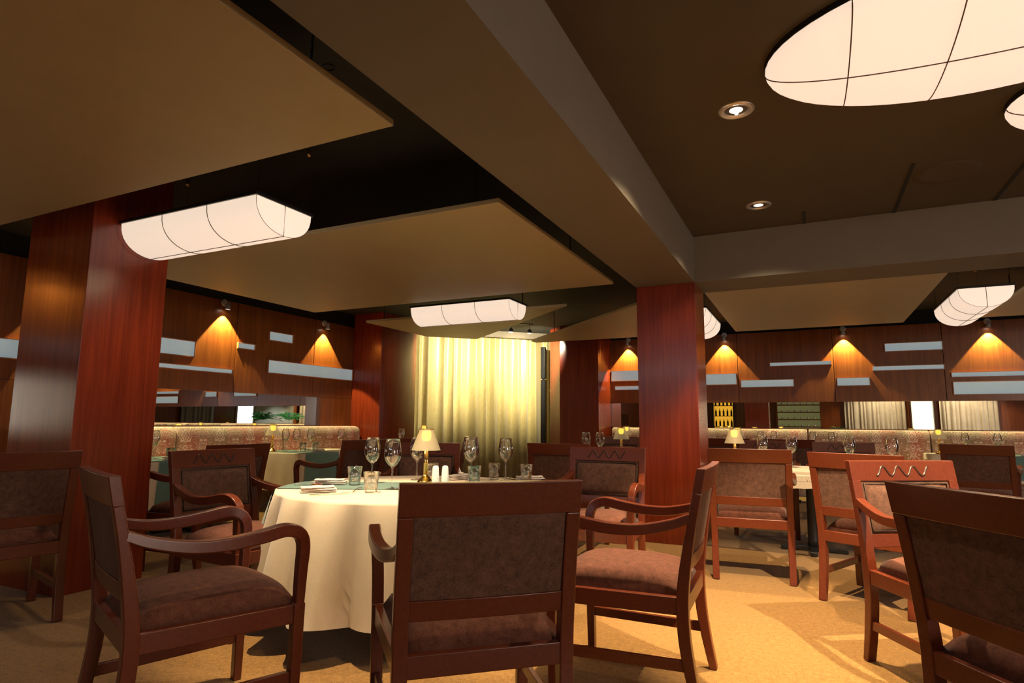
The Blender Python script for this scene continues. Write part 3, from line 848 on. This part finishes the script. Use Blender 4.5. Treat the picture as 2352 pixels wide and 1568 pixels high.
def table(sh, label, clabel, runner=None, rlabel=None, group=None, hemwave=.012):
    rot = R(sh.rot)
    t = thing('dining_table', label, 'table', (sh.cx, sh.cy, 0), rot, group)
    bm = bmesh.new(); ns = 48
    prism(bm, [((sh.rho(2 * PI * k / ns) - .006) * math.cos(2 * PI * k / ns), (sh.rho(2 * PI * k / ns) - .006) * math.sin(2 * PI * k / ns)) for k in range(ns)], TZ - .035, TZ - .006)
    finish(bm, 'tabletop', M['dark_wood'], t)
    lathe_o('pedestal', M['black'], [(.0, .04), (.05, .04), (.045, .1), (.04, .6), (.12, TZ - .036), (0, TZ - .036)], t, 20)
    bm = bmesh.new()
    for a in (0, PI / 2): 
        c, s = math.cos(a) * .27, math.sin(a) * .27; sweep(bm, [(-c, -s, .02), (0, 0, .035), (c, s, .02)], .035, .06, (0, 0, 1))
    finish(bm, 'foot_cross', M['black'], t, bevel=.004)
    # cloth
    bm = bmesh.new(); ns = 144; c = bm.verts.new((0, 0, TZ)); prev = None
    for f in (.35, .7, .93, .985):
        ring = [bm.verts.new((sh.rho(2 * PI * k / ns) * f * math.cos(2 * PI * k / ns), sh.rho(2 * PI * k / ns) * f * math.sin(2 * PI * k / ns), TZ)) for k in range(ns)]
        for k in range(ns):
            if prev is None: bm.faces.new((c, ring[k], ring[(k + 1) % ns]))
            else: bm.faces.new((prev[k], ring[k], ring[(k + 1) % ns], prev[(k + 1) % ns]))
        prev = ring
    for td in [0.004, .012, .025, .05, .09, .14, .2, .28, .36, .44, .52, .6, .66]:
        td = td * sh.drop / .66 if td > .1 else td
        ring = []
        for k in range(ns):
            p = 2 * PI * k / ns; x, y = sh.at(p, td)
            z = TZ - td + (hemwave * sh.fold(p) if td > sh.drop - .02 else 0) + (0.0 if td > .006 else .003)
            ring.append(bm.verts.new((x, y, z)))
        for k in range(ns): bm.faces.new((prev[k], ring[k], ring[(k + 1) % ns], prev[(k + 1) % ns]))
        prev = ring
    o = finish(bm, 'tablecloth', M['cloth'], smooth=True); o.location = (sh.cx, sh.cy, 0); o.rotation_euler = (0, 0, rot)
    tag(o, clabel, 'tablecloth', 'cream tablecloths')
    if runner:
        for (ax, wd, dropr, pos) in runner:       # ax: direction angle in table frame, wd half width
            bm = bmesh.new(); ca, sa = math.cos(ax), math.sin(ax); nv = 14
            cols = []
            for j in range(nv + 1):
                v = pos - wd + 2 * wd * j / nv; col = []
                def edge_u(sgn):
                    lo, hi = 0.0, 3.0
                    for _ in range(40):
                        m_ = (lo + hi) / 2; x = sgn * m_ * ca - v * sa; y = sgn * m_ * sa + v * ca
                        p = math.atan2(y, x)
                        if math.hypot(x, y) > sh.rho(p): hi = m_
                        else: lo = m_
                    return lo
                for sgn in (-1, 1):
                    u = edge_u(sgn); x = sgn * u * ca - v * sa; y = sgn * u * sa + v * ca; p = math.atan2(y, x)
                    seq = []
                    for td in (dropr, dropr * .8, dropr * .6, dropr * .4, dropr * .2, .05, .02, .006):
                        X, Y = sh.at(p, td, .008); seq.append((X, Y, TZ - td + .001))
                    seq.append((x * .985, y * .985, TZ + .004))
                    if sgn < 0: col += seq
                    else:
                        for f in (-.5, 0, .5):
                            col.append((f * u * ca - v * sa, f * u * sa + v * ca, TZ + .0035))
                        col += seq[::-1]
                cols.append([bm.verts.new(q) for q in col])
            for a, b in zip(cols, cols[1:]):
                for i in range(len(a) - 1): bm.faces.new((a[i], a[i + 1], b[i + 1], b[i]))
            o = finish(bm, 'table_runner', M['teal'], smooth=True); o.location = (sh.cx, sh.cy, 0); o.rotation_euler = (0, 0, rot)
            tag(o, rlabel, 'table runner', 'teal table runners')
    return t
ZT = TZ + .002; ZRUN = TZ + .005
table(Shape(-2.22, 3.17, 0, .79, .79, 2, 3, .15, .0, .56), 'pedestal dining table under the cream cloth in the middle of the picture', 'cream cloth hanging in folds from the round table in the middle',
      [(R(25), .215, .34, .02)], 'pale teal runner across the round table in the middle')
table(Shape(-.03, 6.24, 0, .85, .36, 10, 4, .02, .06, .15), 'rectangular pedestal table with short white cloth right of the pillar', 'short white cloth on the table between facing armchairs, right of pillar',
      [(PI / 2, .16, .12, -.28)], 'teal runner on the white table right of the square pillar')
table(Shape(-5.93, 4.30, 0, .42, .62, 10, 5, .02, .07, .50), 'rectangular table by the left banquette, just right of the broad pillar', 'cream cloth on the table just right of the broad pillar',
      [(0, .30, .42, -.22)], 'wide teal runner on the table just right of the broad pillar')
table(Shape(-5.96, 6.30, 0, .42, .66, 10, 6, .02, .08, .46), 'rectangular table by the left banquette, nearer the curtain corner', 'cream cloth on the left wall table nearer the curtain',
      [(0, .27, .44, -.34)], 'dark teal runner hanging over the left wall table nearer the curtain')
table(Shape(-5.55, 7.95, 0, .42, .42, 10, 8, .02, .08, .5), 'small square table before the wood corner left of the curtain', 'cream cloth on the small table left of the gold curtain')
table(Shape(-2.06, 6.75, 0, .44, .60, 10, 9, .02, .05, .64), 'rectangular table with floor-length cloth left of the square pillar', 'long cream cloth on the table left of the square pillar',
      [(0, .16, .35, .1)], 'teal runner on the table left of the square pillar')
table(Shape(-.45, 9.95, 0, .85, .40, 10, 10, .02, .07, .3), 'far rectangular table behind the back-turned armchairs', 'cream cloth on the far table before the far banquette',
      [(PI / 2, .2, .2, .2)], 'teal runner on the far table before the far banquette')
table(Shape(-2.65, 10.1, 0, .50, .38, 10, 11, .02, .07, .3), 'far table left of the square pillar, before the banquette', 'cream cloth on the far table left of the square pillar')
table(Shape(2.25, 10.42, 0, .80, .36, 10, 12, .02, .06, .34), 'rectangular table at the right edge before the far banquette', 'white cloth on the table at the right edge',
      [(PI / 2, .30, .30, -.05), (PI / 2, .25, .30, -.62)][:1], 'teal runner over the table at the right edge')
table(Shape(1.72, 2.85, 0, .72, .72, 2, 13, .03, .10, .60), 'round table between the two right-hand armchairs, mostly outside the picture', 'cream cloth on the round table at the lower right corner')

# ------------------------------------------------------------------ tableware
def wine_glass():
    bm = bmesh.new()
    outer = [(0, 0), (.034, .0), (.034, .002), (.018, .005), (.006, .010), (.0042, .02), (.0038, .06), (.0042, .095), (.008, .104), (.020, .114), (.033, .130), (.0405, .150), (.0425, .168), (.040, .192), (.035, .218), (.0315, .236)]
    inner = [(.0305, .236), (.034, .218), (.039, .192), (.0414, .168), (.0394, .150), (.032, .131), (.019, .116), (.004, .108), (0, .107)]
    lathe(bm, outer + inner, 28)
    o = finish(bm, 'wine_glass', M['glass'], smooth=True); return tag(o, '', 'wine glass')
def tumbler():
    bm = bmesh.new()
    lathe(bm, [(0, 0), (.026, 0), (.028, .003), (.033, .045), (.0375, .09), (.0360, .09), (.0315, .045), (.026, .017), (0, .015)], 28)
    o = finish(bm, 'tumbler', M['glass_thick'], smooth=True); return tag(o, '', 'drinking glass')
def table_lamp():
    t = thing('table_lamp', '', 'table lamp')
    lathe_o('base', M['brass'], [(0, 0), (.048, 0), (.050, .006), (.044, .012), (.040, .014), (.036, .022), (.030, .024), (.026, .032), (.020, .034), (.014, .044), (.010, .05), (0, .05)], t, 28)
    bm = bmesh.new()
    for k in range(3):
        a = k * 2 * PI / 3 + .4; tube(bm, [(.0085 * math.cos(a), .0085 * math.sin(a), .045), (.0085 * math.cos(a), .0085 * math.sin(a), .19)], .0055, 10)
    finish(bm, 'stem', M['brass'], t, smooth=True)
    sh = lathe_o('lamp_shade', M['frosted'], [(.088, .185), (.040, .305)], t, 36)
    lathe_o('shade_ring', M['brass'], [(.036, .303), (.041, .303), (.041, .309), (.036, .309), (.036, .303)], sh, 28)
    lathe_o('candle_glass', M['flame'], [(0, .236), (.020, .240), (.029, .258), (.028, .288), (.022, .296), (0, .296)], t, 16)
    return t
def shaker():
    t = thing('salt_shaker', '', 'shaker')
    lathe_o('body', M['ceramic'], [(0, 0), (.019, 0), (.0205, .004), (.0195, .04), (.0165, .082), (.014, .090), (.008, .093), (0, .0935)], t, 24)
    lathe_o('stopper', M['steel'], [(0, .0930), (.004, .0932), (.0035, .0948), (0, .095)], t, 10)
    return t
def napkin():
    t = thing('folded_napkin', '', 'napkin')
    rnd = random.Random(3)
    for q, (z, s, dxx) in enumerate(((0, 1.0, 0), (.011, .97, .004), (.022, .93, -.004))):
        bm = bmesh.new(); nx, ny = 18, 8; top = []; bot = []
        for j in range(ny + 1):
            v = -1 + 2 * j / ny; rt, rb = [], []
            for i in range(nx + 1):
                u = -1 + 2 * i / nx
                wv = .0016 * math.sin(5 * u + q) + .0012 * math.sin(9 * v + 3 * u)
                e = max(0, 1 - abs(v) ** 6) ** .5
                wd = .040 * (1 + .12 * math.sin(2.2 * u + q))
                x = u * .095 * s + dxx; y = v * wd * s
                rt.append(bm.verts.new((x, y, z + .0055 + .0055 * e + wv))); rb.append(bm.verts.new((x, y, z + .0055 - .0050 * e + wv * .3)))
            top.append(rt); bot.append(rb)
        for G_ in (top, bot):
            for a, b in zip(G_, G_[1:]):
                for i in range(nx): bm.faces.new((a[i], a[i + 1], b[i + 1], b[i]))
        for j in range(ny):
            for i in (0, nx): bm.faces.new((top[j][i], top[j + 1][i], bot[j + 1][i], bot[j][i]))
        for i in range(nx):
            for j in (0, ny): bm.faces.new((top[j][i], top[j][i + 1], bot[j][i + 1], bot[j][i]))
        finish(bm, 'fold', M['napkin'], t, smooth=True)
    return t
def knife():
    t = thing('table_knife', '', 'knife')
    bm = bmesh.new(); sweep(bm, [(-.11, 0, .004), (-.05, 0, .005), (.0, 0, .004)], lambda f: .011 + .003 * math.sin(PI * f), .006, (0, 1, 0)); finish(bm, 'handle', M['steel'], t, bevel=.002)
    bm = bmesh.new(); prism(bm, [(0, -.006), (.08, -.008), (.11, -.002), (.115, .006), (0, .006)], .0025, .0045); finish(bm, 'blade', M['steel'], t)
    return t
def fork():
    t = thing('table_fork', '', 'fork')
    bm = bmesh.new(); sweep(bm, catmull([(-.10, 0, .004), (-.03, 0, .006), (.04, 0, .011), (.055, 0, .008)], 4), lambda f: .011 - .006 * math.sin(PI * min(1, f * 1.1)), .003, (0, 1, 0)); finish(bm, 'handle', M['steel'], t)
    bm = bmesh.new()
    box(bm, .054, .070, -.011, .011, .006, .009)
    for k in range(4): sweep(bm, catmull([(.068, -.009 + .006 * k, .0075), (.085, -.009 + .006 * k, .006), (.102, -.009 + .006 * k, .010)], 3), .0028, .002, (0, 1, 0))
    finish(bm, 'tines', M['steel'], t)
    return t
PW, PT, PLA, PS, PN, PK, PF = [Placer(f()) for f in (wine_glass, tumbler, table_lamp, shaker, napkin, knife, fork)]
gw, gt, gl, gn = 'wine glasses', 'tumblers', 'small brass table lamps', 'folded napkins'
Z = ZRUN
def W_(x, y, lab, z=Z): PW((x, y, z), 0, lab, gw, (1.2, 1.2, 1.22))
def T_(x, y, lab, z=Z): PT((x, y, z), 0, lab, gt, (1.2, 1.2, 1.25))
# round table
W_(-2.215, 2.955, 'wine glass at the front of the round table, second from left')
W_(-2.52, 3.15, 'leftmost wine glass on the round table')
W_(-2.44, 3.53, 'wine glass partly behind the lamp shade on the round table', ZT)
W_(-2.03, 3.55, 'wine glass right of the salt shakers on the round table')
W_(-2.095, 3.68, 'wine glass right behind the one beside the shakers')
W_(-1.868, 3.744, 'rightmost wine glass on the round table', ZT)
T_(-2.56, 3.035, 'leftmost tumbler on the round table, beside the rolled napkin')
T_(-2.235, 2.79, 'tumbler nearest the front chairs on the round table', ZT)
T_(-2.36, 3.60, 'tumbler behind the lamp at its left on the round table', ZT)
T_(-1.95, 3.46, 'front tumbler of the pair right of the shakers')
T_(-2.0, 3.83, 'rear tumbler of the pair right of the shakers', ZT)
T_(-1.74, 3.80, 'rightmost tumbler on the round table beside a napkin', ZT)
PLA((-2.265, 3.375, Z), .5, 'largest brass table lamp with frosted shade on the round table', gl, (1.08, 1.08, 1.12))
PS((-2.165, 3.34, Z), 0, 'left white salt shaker beside the brass lamp on the round table', 'white shakers', (1.2, 1.2, 1.22))
PS((-2.115, 3.375, Z), 0, 'right white pepper shaker beside the brass lamp on the round table', 'white shakers', (1.2, 1.2, 1.22))
PN((-2.50, 2.66, ZT), R(52), 'folded napkin at the left front edge of the round table', gn)
PN((-2.72, 3.0, Z), R(28), 'folded napkin at the far left of the round table on the runner', gn)
PN((-1.74, 3.86, ZT), R(36), 'folded napkin at the right rear of the round table', gn)
PN((-2.22, 3.72, ZT), R(80), 'folded napkin behind the brass lamp on the round table', gn)
PK((-2.36, 2.60, ZT), R(62), 'knife beside the front left napkin of the round table', 'cutlery')
PF((-2.36, 2.82, ZT), R(118), 'fork beside the front left napkin of the round table', 'cutlery')
PK((-2.76, 2.88, Z), R(20), 'knife beside the far left napkin on the runner', 'cutlery')
PF((-2.64, 3.03, Z + .02), R(30), 'fork lying on the far left napkin', 'cutlery')
PF((-1.96, 3.88, ZT), R(20), 'fork left of the right rear napkin on the round table', 'cutlery')
PK((-1.90, 3.93, ZT), R(20), 'knife left of the right rear napkin on the round table', 'cutlery')
# white table between facing chairs
for x, y, l in ((-.42, 6.28, 'leftmost'), (-.17, 6.26, 'second from left'), (.30, 6.27, 'third from left'), (.62, 6.22, 'rightmost')):
    W_(x, y, l + ' of the four wine glasses on the white table right of the pillar')
PLA((-.68, 6.38, ZT), 0, 'brass table lamp on the white table just right of the square pillar', gl, (1.08, 1.08, 1.12))
T_(-.55, 6.12, 'left tumbler on the white table right of the pillar', ZT)
T_(.20, 6.10, 'right tumbler on the white table right of the pillar', ZT)
T_(.12, 6.16, 'middle tumbler on the white table right of the pillar', ZT)
PN((.58, 6.02, ZT), 0, 'napkin on the white table right of the pillar', gn)
# left wall tables
W_(-5.98, 4.02, 'wine glass on the left wall table beside the broad pillar')
T_(-5.80, 4.08, 'tumbler on the left wall table beside the broad pillar')
PN((-5.72, 4.05, Z), R(80), 'napkin on the left wall table beside the broad pillar', gn)
PLA((-6.22, 5.76, ZT), 0, 'brass table lamp on the left wall table behind an armchair', gl, (1.08, 1.08, 1.12))
W_(-6.14, 5.90, 'wine glass beside the lamp on the left wall table')
W_(-6.05, 6.00, 'wine glass on the left wall table, left of a close pair')
W_(-6.00, 6.20, 'wine glass on the left wall table, right of a close pair')
W_(-5.85, 6.62, 'wine glass on the left wall table, nearest the corner', ZT)
T_(-5.93, 6.00, 'left tumbler on the left wall table nearer the curtain')
T_(-5.88, 6.17, 'middle tumbler on the left wall table nearer the curtain')
T_(-5.78, 6.72, 'right tumbler on the left wall table nearer the curtain', ZT)
PN((-5.72, 6.05, Z), R(88), 'napkin at the front of the left wall table nearer the curtain', gn)
PN((-6.1, 6.32, ZT), R(20), 'napkin near the banquette on the left wall table', gn)
# corner table
PLA((-5.50, 8.12, ZT), 0, 'tiny brass table lamp before the wood corner left of the curtain', gl, (1.08, 1.08, 1.12))
W_(-5.68, 7.78, 'left wine glass on the small table left of the curtain', ZT)
W_(-5.47, 8.0, 'right wine glass on the small table left of the curtain', ZT)
# table left of pillar
PLA((-2.02, 7.10, ZT), 0, 'brass table lamp on the table left of the square pillar', gl, (1.08, 1.08, 1.12))
W_(-2.30, 6.65, 'left wine glass on the table left of the square pillar')
W_(-2.12, 6.60, 'right wine glass on the table left of the square pillar')
T_(-1.95, 6.45, 'tumbler on the table left of the square pillar')
# far tables
PLA((-1.02, 10.05, ZT), 0, 'small far brass lamp right of the square pillar before the banquette', gl, (1.08, 1.08, 1.12))
for x, y, l in ((-.68, 9.95, 'leftmost'), (-.50, 9.9, 'second'), (.02, 9.85, 'third'), (.26, 9.85, 'rightmost')):
    W_(x, y, l + ' small wine glass on the far table before the far banquette')
PLA((-2.78, 10.1, ZT), 0, 'small far brass lamp left of the square pillar before the banquette', gl, (1.08, 1.08, 1.12))
W_(-2.52, 10.05, 'left wine glass on the far table left of the square pillar', ZT)
W_(-2.40, 9.95, 'right wine glass on the far table left of the square pillar', ZT)
PLA((1.60, 10.35, ZT), 0, 'brass table lamp at the corner of the right edge table', gl, (1.08, 1.08, 1.12))
for x, y, l in ((1.92, 10.45, 'left'), (2.26, 10.35, 'middle'), (2.64, 10.2, 'right')):
    W_(x, y, l + ' wine glass on the table at the right edge', Z)
T_(1.82, 10.3, 'tumbler beside the lamp on the right edge table', ZT)
PN((2.55, 10.22, Z), 0, 'napkin on the table at the right edge', gn)

# ------------------------------------------------------------------ what the mirrors show: back of the room
# back-lit bottle display
t = thing('recessed_downlight', 'added unseen round downlight before the potted palms, out of view', 'downlight', (6.0, 2.5, ZR))  # fitting added for the beam that brightens the palms
lathe_o('housing', M['chrome_dim'], [(.045, .0), (.05, -.03), (.056, -.03), (.056, 0)], t, 24)
t = thing('bottle_cabinet', 'amber backlit bottle cabinet seen in the far wall mirror', 'cabinet', (-3.4, YB, 0))
bm = bmesh.new(); box(bm, -.40, .40, .0, .02, .3, 2.3); finish(bm, 'back_glass', M['amber_back'], t)
bm = bmesh.new(); box(bm, -.45, -.40, 0, .34, 0, 2.4); box(bm, .40, .45, 0, .34, 0, 2.4); box(bm, -.45, .45, 0, .34, 2.3, 2.4); box(bm, -.45, .45, 0, .34, 0, .3); finish(bm, 'carcass', M['dark_wood'], t)
for z in (1.0, 1.45, 1.9):
    bm = bmesh.new(); box(bm, -.40, .40, .02, .30, z, z + .025); finish(bm, 'shelf', M['dark_wood'], t)
def bottle():
    t = thing('bottle', '', 'bottle')
    lathe_o('bottle_body', M['bottle'], [(0, 0), (.037, 0), (.038, .18), (.030, .215), (.014, .24), (.013, .29), (0, .29)], t, 14)
    lathe_o('cap', M['bottle_cap'], [(0, .29), (.0145, .29), (.0145, .305), (0, .305)], t, 10)
    return t
PB = Placer(bottle())
for z, nm in ((1.475, 'middle'), (1.925, 'top'), (1.025, 'bottom')):
    for k in range(5): PB((-3.72 + .16 * k, YB + .16, z + .001), 0, '%s dark bottle on the %s shelf of the amber cabinet' % (('leftmost', 'second from left', 'middle', 'second from right', 'rightmost')[4 - k], nm), 'bottles on the %s amber shelf' % nm)
# wine rack
t = thing('wine_rack', 'green backlit wine rack with wooden shelves seen in the far wall mirror', 'wine rack', (-.43, YB, 0))
bm = bmesh.new(); box(bm, -.80, .80, 0, .02, .3, 2.35); finish(bm, 'back_glass', M['green_back'], t)
bm = bmesh.new(); box(bm, -.86, -.80, 0, .36, 0, 2.45); box(bm, .80, .86, 0, .36, 0, 2.45); box(bm, -.86, .86, 0, .36, 2.35, 2.45); finish(bm, 'carcass', M['wall_wood'], t)
for z in (.7, 1.0, 1.3, 1.6, 1.9, 2.15):
    bm = bmesh.new(); box(bm, -.80, .80, .02, .34, z, z + .045); finish(bm, 'shelf', M['wall_wood'], t)
def lying():
    t = thing('lying_bottle', '', 'bottle')
    o = lathe_o('bottle_body', M['bottle'], [(0, 0), (.037, 0), (.038, .18), (.030, .215), (.014, .24), (.013, .28), (0, .28)], t, 12); o.rotation_euler = (R(90), 0, 0); o.location = (0, .31, .04)
    o = lathe_o('cap', M['bottle_cap'], [(0, 0), (.038, .0), (.038, .01), (0, .01)], t, 10); o.rotation_euler = (R(90), 0, 0); o.location = (0, .322, .04)
    return t
PLB = Placer(lying())
for z, nm in ((1.045, 'lowest shown'), (1.345, 'second'), (1.645, 'third'), (1.945, 'top shown')):
    for k in range(6): PLB((-1.05 + .24 * k, YB, z), 0, 'wine bottle lying on the %s shelf of the green rack, %s' % (nm, ('rightmost', 'second from right', 'third from right', 'third from left', 'second from left', 'leftmost')[k]), 'bottles on the %s rack shelf' % nm)
o = drape('sheer_curtain', M['sheer'], (1.25, YB + .12), (3.35, YB + .12), .02, 2.7, 14, .03, 11); tag(o, 'pale sheer curtain seen in the far wall mirror, left of the lit column', 'curtain')
o = drape('sheer_curtain', M['sheer'], (4.45, YB + .12), (6.25, YB + .12), .02, 2.7, 12, .03, 12); tag(o, 'pale sheer curtain seen in the far wall mirror, right of the lit column', 'curtain')
t = thing('light_column', 'glowing pale yellow light column seen in the far wall mirror', 'lamp', (3.88, YB + .2, 0))
bm = bmesh.new(); box(bm, -.34, .34, -.1, .1, .15, 2.6); finish(bm, 'lit_shade', M['white_glow'], t, bevel=.02)
bm = bmesh.new(); box(bm, -.42, -.36, -.14, .14, 0, 2.75); box(bm, .36, .46, -.14, .14, 0, 2.75); box(bm, -.42, .46, -.14, .14, 0, .15); finish(bm, 'dark_frame', M['dark_wood'], t)
def plant(loc, label, name, mat, nf, L, seed, hgt):
    rnd = random.Random(seed); t = thing(name, label, 'potted plant', loc)
    lathe_o('pot', M['pot'], [(0, 0), (.13, 0), (.17, .28), (.18, .30), (.15, .30), (.14, .26), (0, .25)], t, 20)
    bm = bmesh.new()
    for k in range(nf):
        a = 2.4 * k + rnd.uniform(-.3, .3); el = rnd.uniform(.5, 1.25); ln = L * rnd.uniform(.7, 1.1)
        pts = []
        for q in range(9):
            f = q / 8; rr_ = ln * f * math.cos(el) * (1 + .4 * f); zz = hgt + ln * (f * math.sin(el) - .55 * f * f)
            pts.append(Vector((rr_ * math.cos(a), rr_ * math.sin(a), zz)))
        tube(bm, [(0, 0, .2), (0, 0, hgt * .8)] + pts, .005, 4)
        side = Vector((-math.sin(a), math.cos(a), 0))
        for q in range(1, 9):
            for s_ in (-1, 1):
                for h_ in (0, .5):
                    b0 = pts[q] if h_ == 0 or q == 8 else (pts[q] + pts[q + 1]) / 2
                    l_ = .20 * L * (1 - abs(q / 8 - .45)); d = (side * s_ + Vector((math.cos(a), math.sin(a), -.25)) * .6).normalized()
                    v0 = bm.verts.new(b0); v1 = bm.verts.new(b0 + d * l_ * .5 + Vector((0, 0, .012))); v2 = bm.verts.new(b0 + d * l_); v3 = bm.verts.new(b0 + d * l_ * .5 - side.cross(d) * .018 - Vector((0, 0, .02)))
                    bm.faces.new((v0, v1, v2, v3))
    finish(bm, 'fronds', mat, t)
    return t
plant((6.9, 4.3, 0), 'green potted palm reflected left wall mirror, left one', 'potted_palm', M['leaf'], 26, .85, 1, 1.15)
plant((6.9, 2.8, 0), 'green potted palm reflected left wall mirror, right one', 'potted_palm', M['leaf'], 26, .85, 2, 1.15)
plant((.95, YB + .55, .55), 'small olive plant beside the wine rack in the far wall mirror', 'potted_plant', M['leaf2'], 26, .40, 4, .35)
struct(boxo('trim_5', M['dark_wood'], (.6, 1.25, YB + .25, YB + .85, 0, .55)))
# right wall: bright window and drapes
bm = bmesh.new(); box(bm, XR - .03, XR - .01, 3.9, 4.7, .5, 2.3); struct(finish(bm, 'window_1', M['day_glow']))
bm = bmesh.new(); box(bm, XR - .05, XR - .005, 3.82, 3.9, .4, 2.4); box(bm, XR - .05, XR - .005, 4.7, 4.78, .4, 2.4); struct(finish(bm, 'trim_6', M['sheer']))
bm = bmesh.new(); box(bm, XR - .03, XR - .01, 1.5, 3.75, .5, 2.3); struct(finish(bm, 'window_2', M['grey_drape']))
o = drape('grey_drape', M['grey_drape'], (XR - .12, 5.9), (XR - .12, 7.4), .02, 2.6, 8, .03, 21); tag(o, 'grey drape on the right wall, reflected in the left wall mirror', 'curtain')
o = drape('sheer_curtain', M['sheer'], (XR - .12, -.6), (XR - .12, 1.2), .02, 2.6, 9, .03, 22); tag(o, 'pale sheer curtain on the right wall, reflected in the left wall mirror', 'curtain')
put_light(lamp_data('AREA', 'window_daylight', 22, (.75, .86, 1.0)), 'window_daylight', (XR - .06, 4.3, 1.4), (0, 4.3, 1.4))
bpy.data.lights['window_daylight'].shape = 'RECTANGLE'; bpy.data.lights['window_daylight'].size = .8; bpy.data.lights['window_daylight'].size_y = 1.8

# unseen window band and area light, added on the back wall as cool fill
bm = bmesh.new(); box(bm, -5.0, 1.0, YB + .01, YB + .03, 2.3, 2.8); struct(finish(bm, 'added_window_back', M['day_glow']))
put_light(lamp_data('AREA', 'back_fill', 10, (.88, .90, 1.0)), 'back_fill', (-2.0, YB + .06, 2.55), (-2.0, 2, .9))
bpy.data.lights['back_fill'].shape = 'RECTANGLE'; bpy.data.lights['back_fill'].size = 5.8; bpy.data.lights['back_fill'].size_y = .45

put_light(lamp_data('SPOT', 'added_plant_beam', 160, (1.0, .95, .82), .03, 70, .5), 'added_plant_beam', (6.0, 2.5, ZR - .05), (6.9, 2.5, 1.2))  # added light so the palms show in the mirror

bm = bmesh.new(); box(bm, XR - .03, XR - .01, -3.2, -1.2, .7, 2.4); struct(finish(bm, 'added_window_side', M['sheer']))  # unseen window and area light added to brighten chair backs from the right
put_light(lamp_data('AREA', 'side_fill', 175, (1.0, .86, .72)), 'side_fill', (XR - .06, -2.2, 1.6), (-1.0, 2.0, .8))
bpy.data.lights['side_fill'].shape = 'RECTANGLE'; bpy.data.lights['side_fill'].size = 2.0; bpy.data.lights['side_fill'].size_y = 1.6
